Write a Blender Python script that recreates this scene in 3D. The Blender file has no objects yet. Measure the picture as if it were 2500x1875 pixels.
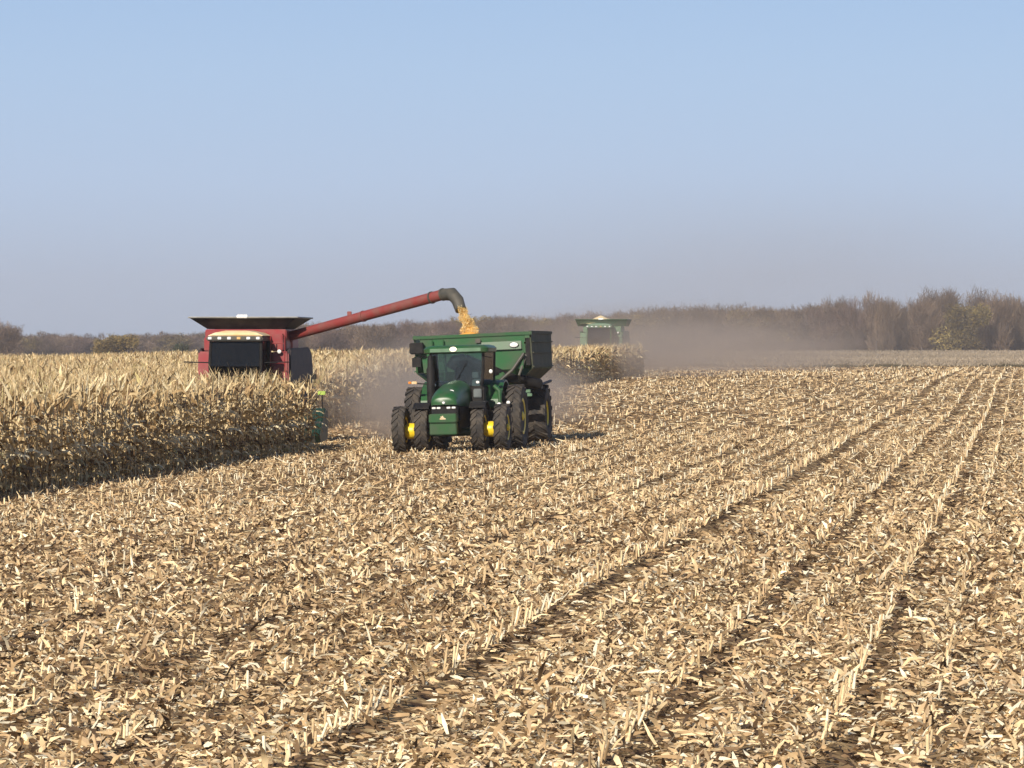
import bpy, bmesh, math, random
import numpy as np
from mathutils import Vector, Matrix

random.seed(7)
RNG = np.random.default_rng(11)
PI = math.pi
C = bpy.context.scene.collection
SC = bpy.context.scene

# ------------------------------------------------------------------ camera
F = 9000.0                      # focal length in photo pixels (photo is 2500 wide)
HC = 3.05
cam_d = bpy.data.cameras.new('camera'); cam = bpy.data.objects.new('camera', cam_d); C.objects.link(cam)
cam.location = (0, 0, HC)
cam.rotation_euler = (PI/2 - math.atan(87.5/F), 0, 0)
cam_d.sensor_width = 36; cam_d.lens = 36*F/2500
cam_d.clip_start = 0.5; cam_d.clip_end = 20000
SC.camera = cam

# ------------------------------------------------------------------ light
SUN_EL = math.radians(31)
SUN_AZ_TRAVEL = math.radians(22)          # light travels towards +Y turned this much to +X
w = bpy.data.worlds.new('World'); SC.world = w; w.use_nodes = True
nt = w.node_tree; nt.nodes.clear()
out = nt.nodes.new('ShaderNodeOutputWorld'); bg = nt.nodes.new('ShaderNodeBackground')
sky = nt.nodes.new('ShaderNodeTexSky'); sky.sky_type = 'NISHITA'; sky.sun_disc = False
sky.sun_elevation = SUN_EL
sky.sun_rotation = SUN_AZ_TRAVEL + PI
sky.altitude = 200; sky.air_density = 1.0; sky.dust_density = 0.6; sky.ozone_density = 2.0
# the dusty autumn air in the lowest few degrees: blue above, grey lilac at the horizon
tc = nt.nodes.new('ShaderNodeTexCoord'); sep = nt.nodes.new('ShaderNodeSeparateXYZ')
nt.links.new(tc.outputs['Generated'], sep.inputs[0])
ramp = nt.nodes.new('ShaderNodeValToRGB')
cr = ramp.color_ramp
cr.elements[0].position = 0.0; cr.elements[0].color = (0.36, 0.43, 0.585, 1)
cr.elements[1].position = 1.0; cr.elements[1].color = (0.05, 0.09, 0.20, 1)
for p, c in ((0.02, (0.375, 0.455, 0.64)), (0.045, (0.395, 0.505, 0.73)), (0.075, (0.375, 0.51, 0.745)), (0.10, (0.335, 0.48, 0.73)), (0.25, (0.16, 0.24, 0.42))):
    e = cr.elements.new(p); e.color = (*c, 1)
nt.links.new(sep.outputs['Z'], ramp.inputs[0])
gain = nt.nodes.new('ShaderNodeVectorMath'); gain.operation = 'SCALE'; gain.inputs['Scale'].default_value = 9.6
nt.links.new(ramp.outputs[0], gain.inputs[0])
mixs = nt.nodes.new('ShaderNodeMix'); mixs.data_type = 'RGBA'; mixs.inputs[0].default_value = 0.85
nt.links.new(sky.outputs[0], mixs.inputs[6]); nt.links.new(gain.outputs[0], mixs.inputs[7])
nt.links.new(mixs.outputs[2], bg.inputs[0]); bg.inputs[1].default_value = 0.1
nt.links.new(bg.outputs[0], out.inputs[0])

sd = bpy.data.lights.new('sun', 'SUN'); sd.energy = 5.0; sd.angle = math.radians(0.53); sd.color = (1.0, 0.90, 0.77)
sun = bpy.data.objects.new('sun', sd); C.objects.link(sun)
dv = Vector((math.cos(SUN_EL)*math.sin(SUN_AZ_TRAVEL), math.cos(SUN_EL)*math.cos(SUN_AZ_TRAVEL), -math.sin(SUN_EL)))
sun.rotation_euler = dv.to_track_quat('-Z', 'Y').to_euler()
sun.location = (-30, -30, 50)
SC.view_settings.view_transform = 'Standard'; SC.view_settings.look = 'None'
SC.view_settings.gamma = 1; SC.view_settings.exposure = 0.2; SC.view_settings.use_curve_mapping = False
SC.render.engine = 'CYCLES'
SC.cycles.volume_step_rate = 4.0; SC.cycles.volume_max_steps = 64; SC.cycles.volume_bounces = 1
SC.cycles.max_bounces = 6; SC.cycles.transparent_max_bounces = 12

# ------------------------------------------------------------------ place
TT = 0.1388                                  # rows run along +Y leaning to +X by this slope
YAW = -math.atan(TT)
def sstep(a, b, x):
    t = np.clip((np.asarray(x, float)-a)/(b-a), 0, 1); return t*t*(3-2*t)
def terrain(x, y):
    x = np.asarray(x, float); y = np.asarray(y, float)
    lat = 0.30*np.tanh((x+1.75)/12)*sstep(10, 60, y)
    side = 0.42 + 0.58*sstep(-0.13, -0.03, x/np.maximum(y, 20))
    z = lat + 0.92*sstep(118, 255, y)*side
    z = z - 0.28*sstep(270, 400, y) + 1.35*sstep(400, 900, y)*(0.15+0.85*sstep(-0.07, 0.02, x/np.maximum(y, 20)))
    z = z + 0.05*np.sin(x*0.21+y*0.043)*sstep(20, 40, y) + 0.03*np.sin(y*0.31-x*0.17)
    return z
def T(x, y): return float(terrain(x, y))
ROW = 0.762; W_REF = -5.3
def edge_w(y):                                # across-row coordinate of the standing corn's cut edge
    y = np.asarray(y, float)
    e = np.where(y < 117.0, -21.75, -27.5 + 1.0*sstep(150, 215, y))
    return np.where(y > 260.5, -32.6-(y-260.5)*0.15, e)

# ------------------------------------------------------------------ materials
def mat(name, col, rough=0.5, metal=0.0, noise=0.15, scale=6.0, col2=None, bump=0.0, spec=0.5, coat=0.0, emit=None):
    m = bpy.data.materials.new(name); m.use_nodes = True
    t = m.node_tree; b = t.nodes['Principled BSDF']
    b.inputs['Roughness'].default_value = rough; b.inputs['Metallic'].default_value = metal
    b.inputs['Specular IOR Level'].default_value = spec; b.inputs['Coat Weight'].default_value = coat
    g = t.nodes.new('ShaderNodeNewGeometry') ; tcn = t.nodes.new('ShaderNodeTexCoord')
    n = t.nodes.new('ShaderNodeTexNoise'); n.inputs['Scale'].default_value = scale; n.inputs['Detail'].default_value = 6
    t.links.new(tcn.outputs['Object'], n.inputs['Vector'])
    r = t.nodes.new('ShaderNodeValToRGB')
    c2 = col2 if col2 else tuple(c*(1-noise*2) for c in col)
    r.color_ramp.elements[0].position = 0.35; r.color_ramp.elements[0].color = (*c2, 1)
    r.color_ramp.elements[1].position = 0.62; r.color_ramp.elements[1].color = (*col, 1)
    t.links.new(n.outputs['Fac'], r.inputs[0]); t.links.new(r.outputs[0], b.inputs['Base Color'])
    if bump:
        bp = t.nodes.new('ShaderNodeBump'); bp.inputs['Strength'].default_value = bump
        t.links.new(n.outputs['Fac'], bp.inputs['Height']); t.links.new(bp.outputs[0], b.inputs['Normal'])
    if emit:
        b.inputs['Emission Color'].default_value = (*emit[0], 1); b.inputs['Emission Strength'].default_value = emit[1]
    return m

def tint_mat(name, rough=0.75, trans=0.25, nscale=3.0, namt=0.35, spec=0.25):
    m = bpy.data.materials.new(name); m.use_nodes = True
    t = m.node_tree; t.nodes.clear()
    o = t.nodes.new('ShaderNodeOutputMaterial'); b = t.nodes.new('ShaderNodeBsdfPrincipled')
    b.inputs['Roughness'].default_value = rough; b.inputs['Specular IOR Level'].default_value = spec
    a = t.nodes.new('ShaderNodeAttribute'); a.attribute_name = 'tint'
    n = t.nodes.new('ShaderNodeTexNoise'); n.inputs['Scale'].default_value = nscale; n.inputs['Detail'].default_value = 4
    tcn = t.nodes.new('ShaderNodeTexCoord'); t.links.new(tcn.outputs['Object'], n.inputs['Vector'])
    mr = t.nodes.new('ShaderNodeMapRange'); mr.inputs[1].default_value = 0.3; mr.inputs[2].default_value = 0.7
    mr.inputs[3].default_value = 1-namt; mr.inputs[4].default_value = 1+namt*0.6
    t.links.new(n.outputs['Fac'], mr.inputs[0])
    sc = t.nodes.new('ShaderNodeVectorMath'); sc.operation = 'SCALE'
    t.links.new(a.outputs['Color'], sc.inputs[0]); t.links.new(mr.outputs[0], sc.inputs['Scale'])
    t.links.new(sc.outputs[0], b.inputs['Base Color'])
    if trans > 0:
        tr = t.nodes.new('ShaderNodeBsdfTranslucent'); t.links.new(sc.outputs[0], tr.inputs[0])
        mx = t.nodes.new('ShaderNodeMixShader'); mx.inputs[0].default_value = trans
        t.links.new(b.outputs[0], mx.inputs[1]); t.links.new(tr.outputs[0], mx.inputs[2]); t.links.new(mx.outputs[0], o.inputs[0])
    else:
        t.links.new(b.outputs[0], o.inputs[0])
    return m

def glass_mat(name, col, alpha):
    m = bpy.data.materials.new(name); m.use_nodes = True
    t = m.node_tree; t.nodes.clear()
    o = t.nodes.new('ShaderNodeOutputMaterial')
    tr = t.nodes.new('ShaderNodeBsdfTransparent'); tr.inputs[0].default_value = (*col, 1)
    gl = t.nodes.new('ShaderNodeBsdfGlossy'); gl.inputs['Roughness'].default_value = 0.08
    n = t.nodes.new('ShaderNodeTexNoise'); n.inputs['Scale'].default_value = 2.5
    df = t.nodes.new('ShaderNodeBsdfDiffuse'); df.inputs[0].default_value = (0.10, 0.11, 0.11, 1)   # dust film
    fr = t.nodes.new('ShaderNodeFresnel'); fr.inputs[0].default_value = 1.5
    m1 = t.nodes.new('ShaderNodeMixShader'); m2 = t.nodes.new('ShaderNodeMixShader')
    mul = t.nodes.new('ShaderNodeMath'); mul.operation = 'MULTIPLY'; mul.inputs[1].default_value = alpha
    t.links.new(n.outputs['Fac'], mul.inputs[0]); t.links.new(mul.outputs[0], m1.inputs[0])
    t.links.new(tr.outputs[0], m1.inputs[1]); t.links.new(df.outputs[0], m1.inputs[2])
    t.links.new(fr.outputs[0], m2.inputs[0]); t.links.new(m1.outputs[0], m2.inputs[1]); t.links.new(gl.outputs[0], m2.inputs[2])
    t.links.new(m2.outputs[0], o.inputs[0])
    return m

M = {}
M['green'] = mat('green_paint', (0.014, 0.085, 0.020), 0.38, noise=0.1, col2=(0.038, 0.078, 0.032), scale=3.5)
M['dgreen'] = mat('dark_green_paint', (0.010, 0.042, 0.024), 0.45, noise=0.15, scale=5)
M['cartgreen'] = mat('cart_green_paint', (0.014, 0.105, 0.028), 0.45, col2=(0.045, 0.09, 0.04), scale=2.0)
M['cartside'] = mat('dusty_cart_side', (0.085, 0.085, 0.06), 0.7, spec=0.2, col2=(0.05, 0.065, 0.04), scale=2.0)
M['yellow'] = mat('yellow_paint', (0.85, 0.62, 0.02), 0.4, noise=0.06)
M['rubber'] = mat('tyre_rubber', (0.030, 0.027, 0.025), 0.85, col2=(0.075, 0.062, 0.048), scale=4, bump=0.15)
M['black'] = mat('black_plastic', (0.010, 0.010, 0.011), 0.65, col2=(0.022, 0.020, 0.018), scale=5, spec=0.2)
M['dark'] = mat('dark_steel', (0.03, 0.03, 0.032), 0.5, metal=0.3, scale=7, col2=(0.06, 0.05, 0.04))
M['steel'] = mat('grey_steel', (0.30, 0.30, 0.28), 0.5, metal=0.5, scale=6)
M['boot'] = mat('weathered_spout', (0.05, 0.05, 0.042), 0.6, scale=4, col2=(0.09, 0.08, 0.06), bump=0.2)
M['red'] = mat('red_paint', (0.27, 0.014, 0.020), 0.45, col2=(0.24, 0.05, 0.045), scale=3)
M['augerred'] = mat('faded_red_paint', (0.24, 0.035, 0.03), 0.6, col2=(0.20, 0.075, 0.06), scale=2.0)
M['charcoal'] = mat('charcoal_panel', (0.035, 0.028, 0.032), 0.6, col2=(0.065, 0.045, 0.045), scale=3, spec=0.25)
M['tankflap'] = mat('black_tank_flap', (0.014, 0.013, 0.015), 0.6, col2=(0.035, 0.03, 0.03), scale=3, spec=0.25)
M['cream'] = mat('cream_panel', (0.72, 0.60, 0.40), 0.5, col2=(0.66, 0.42, 0.16), scale=1.4)
M['white'] = mat('white_lens', (0.85, 0.85, 0.82), 0.2, noise=0.05)
M['amber'] = mat('amber_lens', (0.75, 0.25, 0.03), 0.3, noise=0.05)
M['lamp'] = mat('lit_lamp', (0.9, 0.88, 0.7), 0.3, noise=0.02, emit=((1.0, 0.95, 0.6), 0.6))
M['glass'] = glass_mat('tinted_glass', (0.76, 0.84, 0.84), 0.10)
M['darkglass'] = glass_mat('dark_glass', (0.30, 0.37, 0.37), 0.05)
M['grain'] = mat('shelled_corn', (0.85, 0.47, 0.10), 0.55, col2=(0.78, 0.33, 0.04), scale=30, bump=0.4)
M['fabric'] = mat('seat_fabric', (0.05, 0.055, 0.05), 0.9)
M['trim'] = mat('grey_trim', (0.13, 0.15, 0.15), 0.7)
M['paleg'] = mat('pale_green_paint', (0.11, 0.21, 0.12), 0.5, col2=(0.085, 0.17, 0.095), scale=3)
M['cornleaf'] = tint_mat('dry_corn_leaf', 0.75, 0.05, 3.0, 0.35)
M['residue'] = tint_mat('corn_residue', 0.75, 0.12, 6.0, 0.35)
M['crown'] = tint_mat('tree_crown', 0.9, 0.1, 0.6, 0.4, 0.05)
M['bark'] = mat('bark', (0.14, 0.115, 0.10), 0.9, scale=3)

# ------------------------------------------------------------------ helpers
def link(name, me, m=None, parent=None):
    o = bpy.data.objects.new(name, me); C.objects.link(o)
    if m is not None and not me.materials: me.materials.append(m)
    if parent is not None: o.parent = parent
    return o
def tag(o, label=None, cat=None, group=None, kind=None):
    if label: o['label'] = label
    if cat: o['category'] = cat
    if group: o['group'] = group
    if kind: o['kind'] = kind
    return o
def empty(name, loc, rz=0, rx=0, ry=0, parent=None):
    o = bpy.data.objects.new(name, None); C.objects.link(o); o.location = loc; o.rotation_euler = (rx, ry, rz)
    o.empty_display_size = 0.3
    if parent is not None: o.parent = parent
    return o
def copy_tree(o, parent=None):
    c = o.copy(); C.objects.link(c); c.parent = parent
    for ch in list(o.children): copy_tree(ch, c)
    return c

class MB:
    def __init__(s): s.v = []; s.f = []
    def add(s, vs, fs):
        n = len(s.v); s.v += [tuple(p) for p in vs]; s.f += [tuple(i+n for i in f) for f in fs]; return s
    def hexa(s, p):                                   # 4 bottom, 4 top (same winding)
        return s.add(p, [(3, 2, 1, 0), (4, 5, 6, 7), (0, 1, 5, 4), (1, 2, 6, 5), (2, 3, 7, 6), (3, 0, 4, 7)])
    def box(s, x0, x1, y0, y1, z0, z1):
        return s.hexa([(x0, y0, z0), (x1, y0, z0), (x1, y1, z0), (x0, y1, z0), (x0, y0, z1), (x1, y0, z1), (x1, y1, z1), (x0, y1, z1)])
    def tube(s, pts, rad, n=10, caps=True):
        pts = [Vector(p) for p in pts]
        if not hasattr(rad, '__len__'): rad = [rad]*len(pts)
        rings = []; up = None
        for i, p in enumerate(pts):
            a = pts[max(0, i-1)]; b = pts[min(len(pts)-1, i+1)]; t = (b-a).normalized()
            if up is None: up = Vector((0, 0, 1)) if abs(t.z) < 0.9 else Vector((1, 0, 0))
            x = t.cross(up).normalized(); y = x.cross(t).normalized(); up = y
            rings.append([p + (x*math.cos(2*PI*k/n) + y*math.sin(2*PI*k/n))*rad[i] for k in range(n)])
        vs = [q for r in rings for q in r]; fs = []
        for i in range(len(pts)-1):
            for k in range(n):
                fs.append((i*n+k, i*n+(k+1) % n, (i+1)*n+(k+1) % n, (i+1)*n+k))
        if caps: fs.append(tuple(range(n-1, -1, -1))); fs.append(tuple((len(pts)-1)*n+k for k in range(n)))
        return s.add(vs, fs)
    def lathe(s, prof, c=(0, 0, 0), n=32):            # axis X; prof = (x, r)
        vs = []; fs = []
        for (x, r) in prof:
            for k in range(n):
                a = 2*PI*k/n; vs.append((c[0]+x, c[1]+r*math.cos(a), c[2]+r*math.sin(a)))
        for i in range(len(prof)-1):
            for k in range(n): fs.append((i*n+k, i*n+(k+1) % n, (i+1)*n+(k+1) % n, (i+1)*n+k))
        fs.append(tuple(range(n-1, -1, -1))); fs.append(tuple((len(prof)-1)*n+k for k in range(n)))
        return s.add(vs, fs)
    def loft(s, secs, caps=True):                     # sections of equal length, closed rings
        n = len(secs[0]); vs = [p for q in secs for p in q]; fs = []
        for i in range(len(secs)-1):
            for k in range(n): fs.append((i*n+k, i*n+(k+1) % n, (i+1)*n+(k+1) % n, (i+1)*n+k))
        if caps: fs.append(tuple(range(n-1, -1, -1))); fs.append(tuple((len(secs)-1)*n+k for k in range(n)))
        return s.add(vs, fs)
    def prism(s, poly, axis, a0, a1):
        def P(u, v, a): return {'x': (a, u, v), 'y': (u, a, v), 'z': (u, v, a)}[axis]
        n = len(poly)
        return s.loft([[P(u, v, a0) for u, v in poly], [P(u, v, a1) for u, v in poly]])
    def build(s, name, m, parent=None, bevel=0.0, smooth=False):
        me = bpy.data.meshes.new(name); me.from_pydata(s.v, [], s.f)
        bm = bmesh.new(); bm.from_mesh(me); bmesh.ops.recalc_face_normals(bm, faces=bm.faces)
        if bevel:
            es = [e for e in bm.edges if len(e.link_faces) == 2 and e.calc_face_angle(0) > 0.5]
            bmesh.ops.bevel(bm, geom=es, offset=bevel, segments=2, affect='EDGES', clamp_overlap=True)
        bm.to_mesh(me); bm.free()
        if smooth:
            me.shade_smooth()
            try: me.set_sharp_from_angle(angle=math.radians(40))
            except Exception: pass
        return link(name, me, m, parent)

def np_mesh(name, verts, quads, cols=None):
    me = bpy.data.meshes.new(name); nv = len(verts); nf = len(quads)
    me.vertices.add(nv); me.vertices.foreach_set('co', np.ascontiguousarray(verts, dtype=np.float32).ravel())
    me.loops.add(nf*4); me.loops.foreach_set('vertex_index', np.ascontiguousarray(quads, dtype=np.int32).ravel())
    me.polygons.add(nf); me.polygons.foreach_set('loop_start', np.arange(nf, dtype=np.int32)*4)
    me.polygons.foreach_set('loop_total', np.full(nf, 4, dtype=np.int32))
    me.update(calc_edges=True)
    if cols is not None:
        a = me.color_attributes.new('tint', 'FLOAT_COLOR', 'POINT')
        c4 = np.ones((nv, 4), np.float32); c4[:, :3] = cols; a.data.foreach_set('color', c4.ravel())
    return me

def strips(base, az, el0, el1, L, W, S, roll, tip=0.25, widen=0.3):
    """N curved strips of S quads: elevation goes el0 -> el1 along the length."""
    N = len(base); base = np.asarray(base, float)
    t = np.linspace(0, 1, S+1)
    el = el0[:, None] + (el1-el0)[:, None]*t[None, :]
    d = np.stack([np.cos(el)*np.sin(az)[:, None], np.cos(el)*np.cos(az)[:, None], np.sin(el)], -1)
    seg = (d[:, 1:]+d[:, :-1])*0.5*(L/S)[:, None, None]
    cen = np.concatenate([np.zeros((N, 1, 3)), np.cumsum(seg, 1)], 1) + base[:, None, :]
    side = np.stack([np.cos(az), -np.sin(az), np.zeros(N)], -1)[:, None, :]*np.ones((1, S+1, 1))
    nrm = np.cross(side, d)
    rl = roll[:, None]*np.ones((1, S+1)) if roll.ndim == 1 else roll
    wd = side*np.cos(rl)[..., None] + nrm*np.sin(rl)[..., None]
    prof = np.where(t < widen, 0.55+0.45*t/widen, 1-(1-tip)*(t-widen)/(1-widen))
    hw = 0.5*W[:, None]*prof[None, :]
    v = np.stack([cen-wd*hw[..., None], cen+wd*hw[..., None]], 2).reshape(N*(S+1)*2, 3)
    b = (np.arange(N)*(S+1)*2)[:, None] + (np.arange(S)*2)[None, :]
    q = np.stack([b, b+1, b+3, b+2], -1).reshape(-1, 4)
    return v, q
def join(parts):
    V = []; Q = []; K = []; n = 0
    for v, q, c in parts:
        V.append(v); Q.append(q+n); K.append(c); n += len(v)
    return np.concatenate(V), np.concatenate(Q), np.concatenate(K)
def U(a, b, n): return RNG.uniform(a, b, n)

# ------------------------------------------------------------------ ground
def ground_material(name, kind):
    m = bpy.data.materials.new(name); m.use_nodes = True; t = m.node_tree; b = t.nodes['Principled BSDF']
    b.inputs['Roughness'].default_value = 0.95; b.inputs['Specular IOR Level'].default_value = 0.1
    tcn = t.nodes.new('ShaderNodeTexCoord')
    def noise(scale, vec, det=5):
        n = t.nodes.new('ShaderNodeTexNoise'); n.inputs['Scale'].default_value = scale; n.inputs['Detail'].default_value = det
        t.links.new(vec, n.inputs['Vector']); return n.outputs['Fac']
    def rampn(fac, stops):
        r = t.nodes.new('ShaderNodeValToRGB'); t.links.new(fac, r.inputs[0])
        while len(r.color_ramp.elements) < len(stops): r.color_ramp.elements.new(0.5)
        for e, (p, c) in zip(r.color_ramp.elements, stops): e.position = p; e.color = (*c, 1)
        return r.outputs[0]
    mp = t.nodes.new('ShaderNodeMapping'); t.links.new(tcn.outputs['Object'], mp.inputs[0])
    mp.inputs['Rotation'].default_value = (0, 0, math.atan(TT))
    if kind == 'field':
        mp.inputs['Scale'].default_value = (1, 0.45, 1)
        fine = noise(5.0, mp.outputs[0], 8)
        mp2 = t.nodes.new('ShaderNodeMapping'); t.links.new(tcn.outputs['Object'], mp2.inputs[0])
        mp2.inputs['Rotation'].default_value = (0, 0, math.atan(TT)); mp2.inputs['Scale'].default_value = (1, 0.02, 1)
        rows = noise(0.55, mp2.outputs[0], 3)
        big = noise(0.05, tcn.outputs['Object'], 3)
        a = rampn(fine, [(0.38, (0.075, 0.046, 0.028)), (0.48, (0.25, 0.17, 0.085)), (0.62, (0.50, 0.365, 0.19))])
        mx = t.nodes.new('ShaderNodeMix'); mx.data_type = 'RGBA'; mx.blend_type = 'MULTIPLY'; mx.inputs[0].default_value = 0.8
        t.links.new(a, mx.inputs[6]); t.links.new(rampn(rows, [(0.35, (0.62, 0.58, 0.55)), (0.55, (1, 1, 1))]), mx.inputs[7])
        mx2 = t.nodes.new('ShaderNodeMix'); mx2.data_type = 'RGBA'; mx2.blend_type = 'MULTIPLY'; mx2.inputs[0].default_value = 1
        t.links.new(mx.outputs[2], mx2.inputs[6]); t.links.new(rampn(big, [(0.3, (0.82, 0.8, 0.78)), (0.7, (1.05, 1.03, 1.0))]), mx2.inputs[7])
        t.links.new(mx2.outputs[2], b.inputs['Base Color'])
        bp = t.nodes.new('ShaderNodeBump'); bp.inputs['Strength'].default_value = 0.6; bp.inputs['Distance'].default_value = 0.05
        t.links.new(fine, bp.inputs['Height']); t.links.new(bp.outputs[0], b.inputs['Normal'])
    else:
        mp.inputs['Scale'].default_value = (1, 0.25, 1)
        f1 = noise(0.06, mp.outputs[0], 8)
        a = rampn(f1, [(0.35, (0.28, 0.22, 0.15)), (0.5, (0.40, 0.32, 0.22)), (0.65, (0.33, 0.29, 0.18))])
        t.links.new(a, b.inputs['Base Color'])
    return m

# how bare / how tall each row is: the strong ones are the rows the photo shows as dark lines
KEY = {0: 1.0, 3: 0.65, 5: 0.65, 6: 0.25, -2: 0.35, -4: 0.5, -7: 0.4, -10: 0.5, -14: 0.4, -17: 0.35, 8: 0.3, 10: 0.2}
def grid(ws, ys, furrow=True):
    Wg, Yg = np.meshgrid(ws, ys)
    X = Wg + TT*Yg; Z = terrain(X, Yg)
    if furrow:
        ph = (Wg-W_REF)/ROW
        Z = Z + 0.025*np.cos(2*PI*ph)*sstep(400, 150, Yg)*((Wg > -42) & (Wg < 9))
    if furrow:
        for kk, vv in KEY.items(): Z = Z - 0.06*vv*np.exp(-((Wg-(W_REF+kk*ROW)-0.26)/0.17)**2)*sstep(300, 150, Yg)
    v = np.stack([X, Yg, Z], -1).reshape(-1, 3)
    ny, nw = Wg.shape; i = np.arange(ny-1)[:, None]*nw + np.arange(nw-1)[None, :]
    q = np.stack([i, i+1, i+1+nw, i+nw], -1).reshape(-1, 4)
    return v, q
ws = np.concatenate([np.array([-2500, -1200, -500, -250, -150, -100, -70, -55, -46]), np.arange(-42, 9, 0.1905), np.array([12, 18, 26, 40, 60, 100, 200, 400, 900, 2000])])
ys = np.concatenate([np.array([-60, -20, 0, 10, 16]), np.arange(20, 140, 0.9), np.arange(140, 300, 4.0), np.arange(300, 405, 8.0), [404.0]])
ys = np.unique(ys); ys = ys[ys <= 404.0]
v, q = grid(ws, ys); me = np_mesh('field', v, q); me.shade_smooth()
field = link('field', me, ground_material('field_soil', 'field')); tag(field, kind='structure')
ws2 = np.array([-4000, -2500, -1200, -500, -250, -150, -100, -70, -40, -20, 0, 20, 40, 60, 100, 200, 400, 900, 2000, 4000])
ys2 = np.concatenate([[404.0], np.arange(420, 960, 20), [1100, 1400, 2000, 3500, 7000, 12000]])
v, q = grid(ws2, ys2, False); me = np_mesh('meadow', v, q); me.shade_smooth()
meadow = link('meadow', me, ground_material('dry_meadow', 'meadow')); tag(meadow, kind='structure')

# ------------------------------------------------------------------ corn residue on the cut field
PAL = np.array([[0.94, 0.74, 0.43], [0.76, 0.55, 0.30], [0.50, 0.34, 0.175], [0.25, 0.16, 0.083], [0.11, 0.07, 0.04], [0.97, 0.87, 0.62], [0.64, 0.46, 0.265]])
def palette(n, wts):
    wts = np.array(wts, float); wts /= wts.sum()
    c = PAL[RNG.choice(len(PAL), n, p=wts)]
    return c*U(0.82, 1.12, n)[:, None]
def row_strength(wc):
    k = np.round((wc-W_REF)/ROW).astype(int)
    s = np.zeros(len(wc))
    for kk, vv in KEY.items(): s[k == kk] = vv
    return s, k
def scatter(y0, y1, dens, marg):
    A = 0.139*(y1*y1-y0*y0) + 2*marg*(y1-y0)
    n = int(A*dens)
    y = np.sqrt(U(y0*y0, y1*y1, int(n*1.0))); x = U(-1, 1, n)*(0.139*y+marg)
    return x, y
parts = []
for (y0, y1, dens, Lr, Wr, S) in ((22, 45, 400, (0.05, 0.18), (0.020, 0.058), 2), (45, 75, 225, (0.06, 0.20), (0.028, 0.07), 2),
                                  (75, 125, 105, (0.08, 0.24), (0.04, 0.09), 1), (125, 230, 20, (0.15, 0.40), (0.06, 0.12), 1), (230, 404, 3.5, (0.25, 0.6), (0.10, 0.2), 1)):
    x, y = scatter(y0, y1, dens, 3.0)
    wc = x-TT*y
    bare = np.zeros(len(x)); lee = np.zeros(len(x))
    for kk, vv in KEY.items():          # strip right of each strong row: bare soil, with the stalks' shadow coloured in
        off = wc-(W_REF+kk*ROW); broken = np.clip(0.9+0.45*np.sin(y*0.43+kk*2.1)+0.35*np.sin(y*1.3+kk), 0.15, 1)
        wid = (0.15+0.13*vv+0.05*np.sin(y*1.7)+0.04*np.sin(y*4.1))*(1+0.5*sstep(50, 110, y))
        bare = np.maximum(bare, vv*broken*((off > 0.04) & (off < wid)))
        lee = np.maximum(lee, vv*((off >= 0.04) & (off < wid+0.38)))
    patch = 0.5+0.5*np.sin(x*0.9+1.3*np.sin(y*0.23))*np.sin(y*0.31+0.7*np.sin(x*0.8))
    keep = (wc > edge_w(y)+0.1) & (RNG.random(len(x)) > bare*0.85) & (RNG.random(len(x)) > 0.42*patch)
    x = x[keep]; y = y[keep]; n = len(x)
    z = terrain(x, y)+0.025*np.cos(2*PI*(x-TT*y-W_REF)/ROW)+U(0.0, 0.06, n)
    L = U(*Lr, n)*U(0.6, 1.1, n)*np.where(RNG.random(n) < 0.05, 1.9, 1.0); Wd = U(*Wr, n)
    bb = bare[keep]; ll = lee[keep]
    up = RNG.random(n) < (0.42 if y1 < 130 else 0.2)*(1-0.9*ll)
    el0 = np.where(up, U(0.3, 1.4, n), U(-0.1, 0.35, n)); el1 = np.where(up, U(-1.3, 0.9, n), U(-0.5, 0.15, n))
    v, q = strips(np.stack([x, y, z], -1), U(0, 2*PI, n), el0, el1, L, Wd, S, U(-1.1, 1.1, n)[:, None]+np.linspace(0, 1, S+1)[None, :]*U(-1.2, 1.2, n)[:, None], 0.2)
    c = palette(n, [4.8, 4.4, 3.7, 2.4, 1.9, 3.3, 3.8])
    brn = 0.03+0.26*(1-sstep(-16, -5, x-TT*y))+0.22*np.sin(x*0.37+1.1*np.sin(y*0.11))*np.sin(y*0.13+x*0.2)
    c = np.where((RNG.random(n) < brn)[:, None], palette(n, [0, 0.5, 2.5, 4, 3, 0, 1]), c)
    c = np.where((RNG.random(n) < bb*1.3)[:, None], palette(n, [0, 0, 1, 3, 6, 0, 0]), c)  # dark pieces in the strip: row shadow painted in along with the soil tone
    v[:, 2] = np.maximum(v[:, 2], np.repeat(z-0.02, (S+1)*2))
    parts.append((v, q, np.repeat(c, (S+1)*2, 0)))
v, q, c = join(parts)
res = link('corn_residue', np_mesh('corn_residue', v, q, c), M['residue']); tag(res, 'pale husks and broken leaves littering the harvested field', 'crop residue', kind='stuff')

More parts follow.
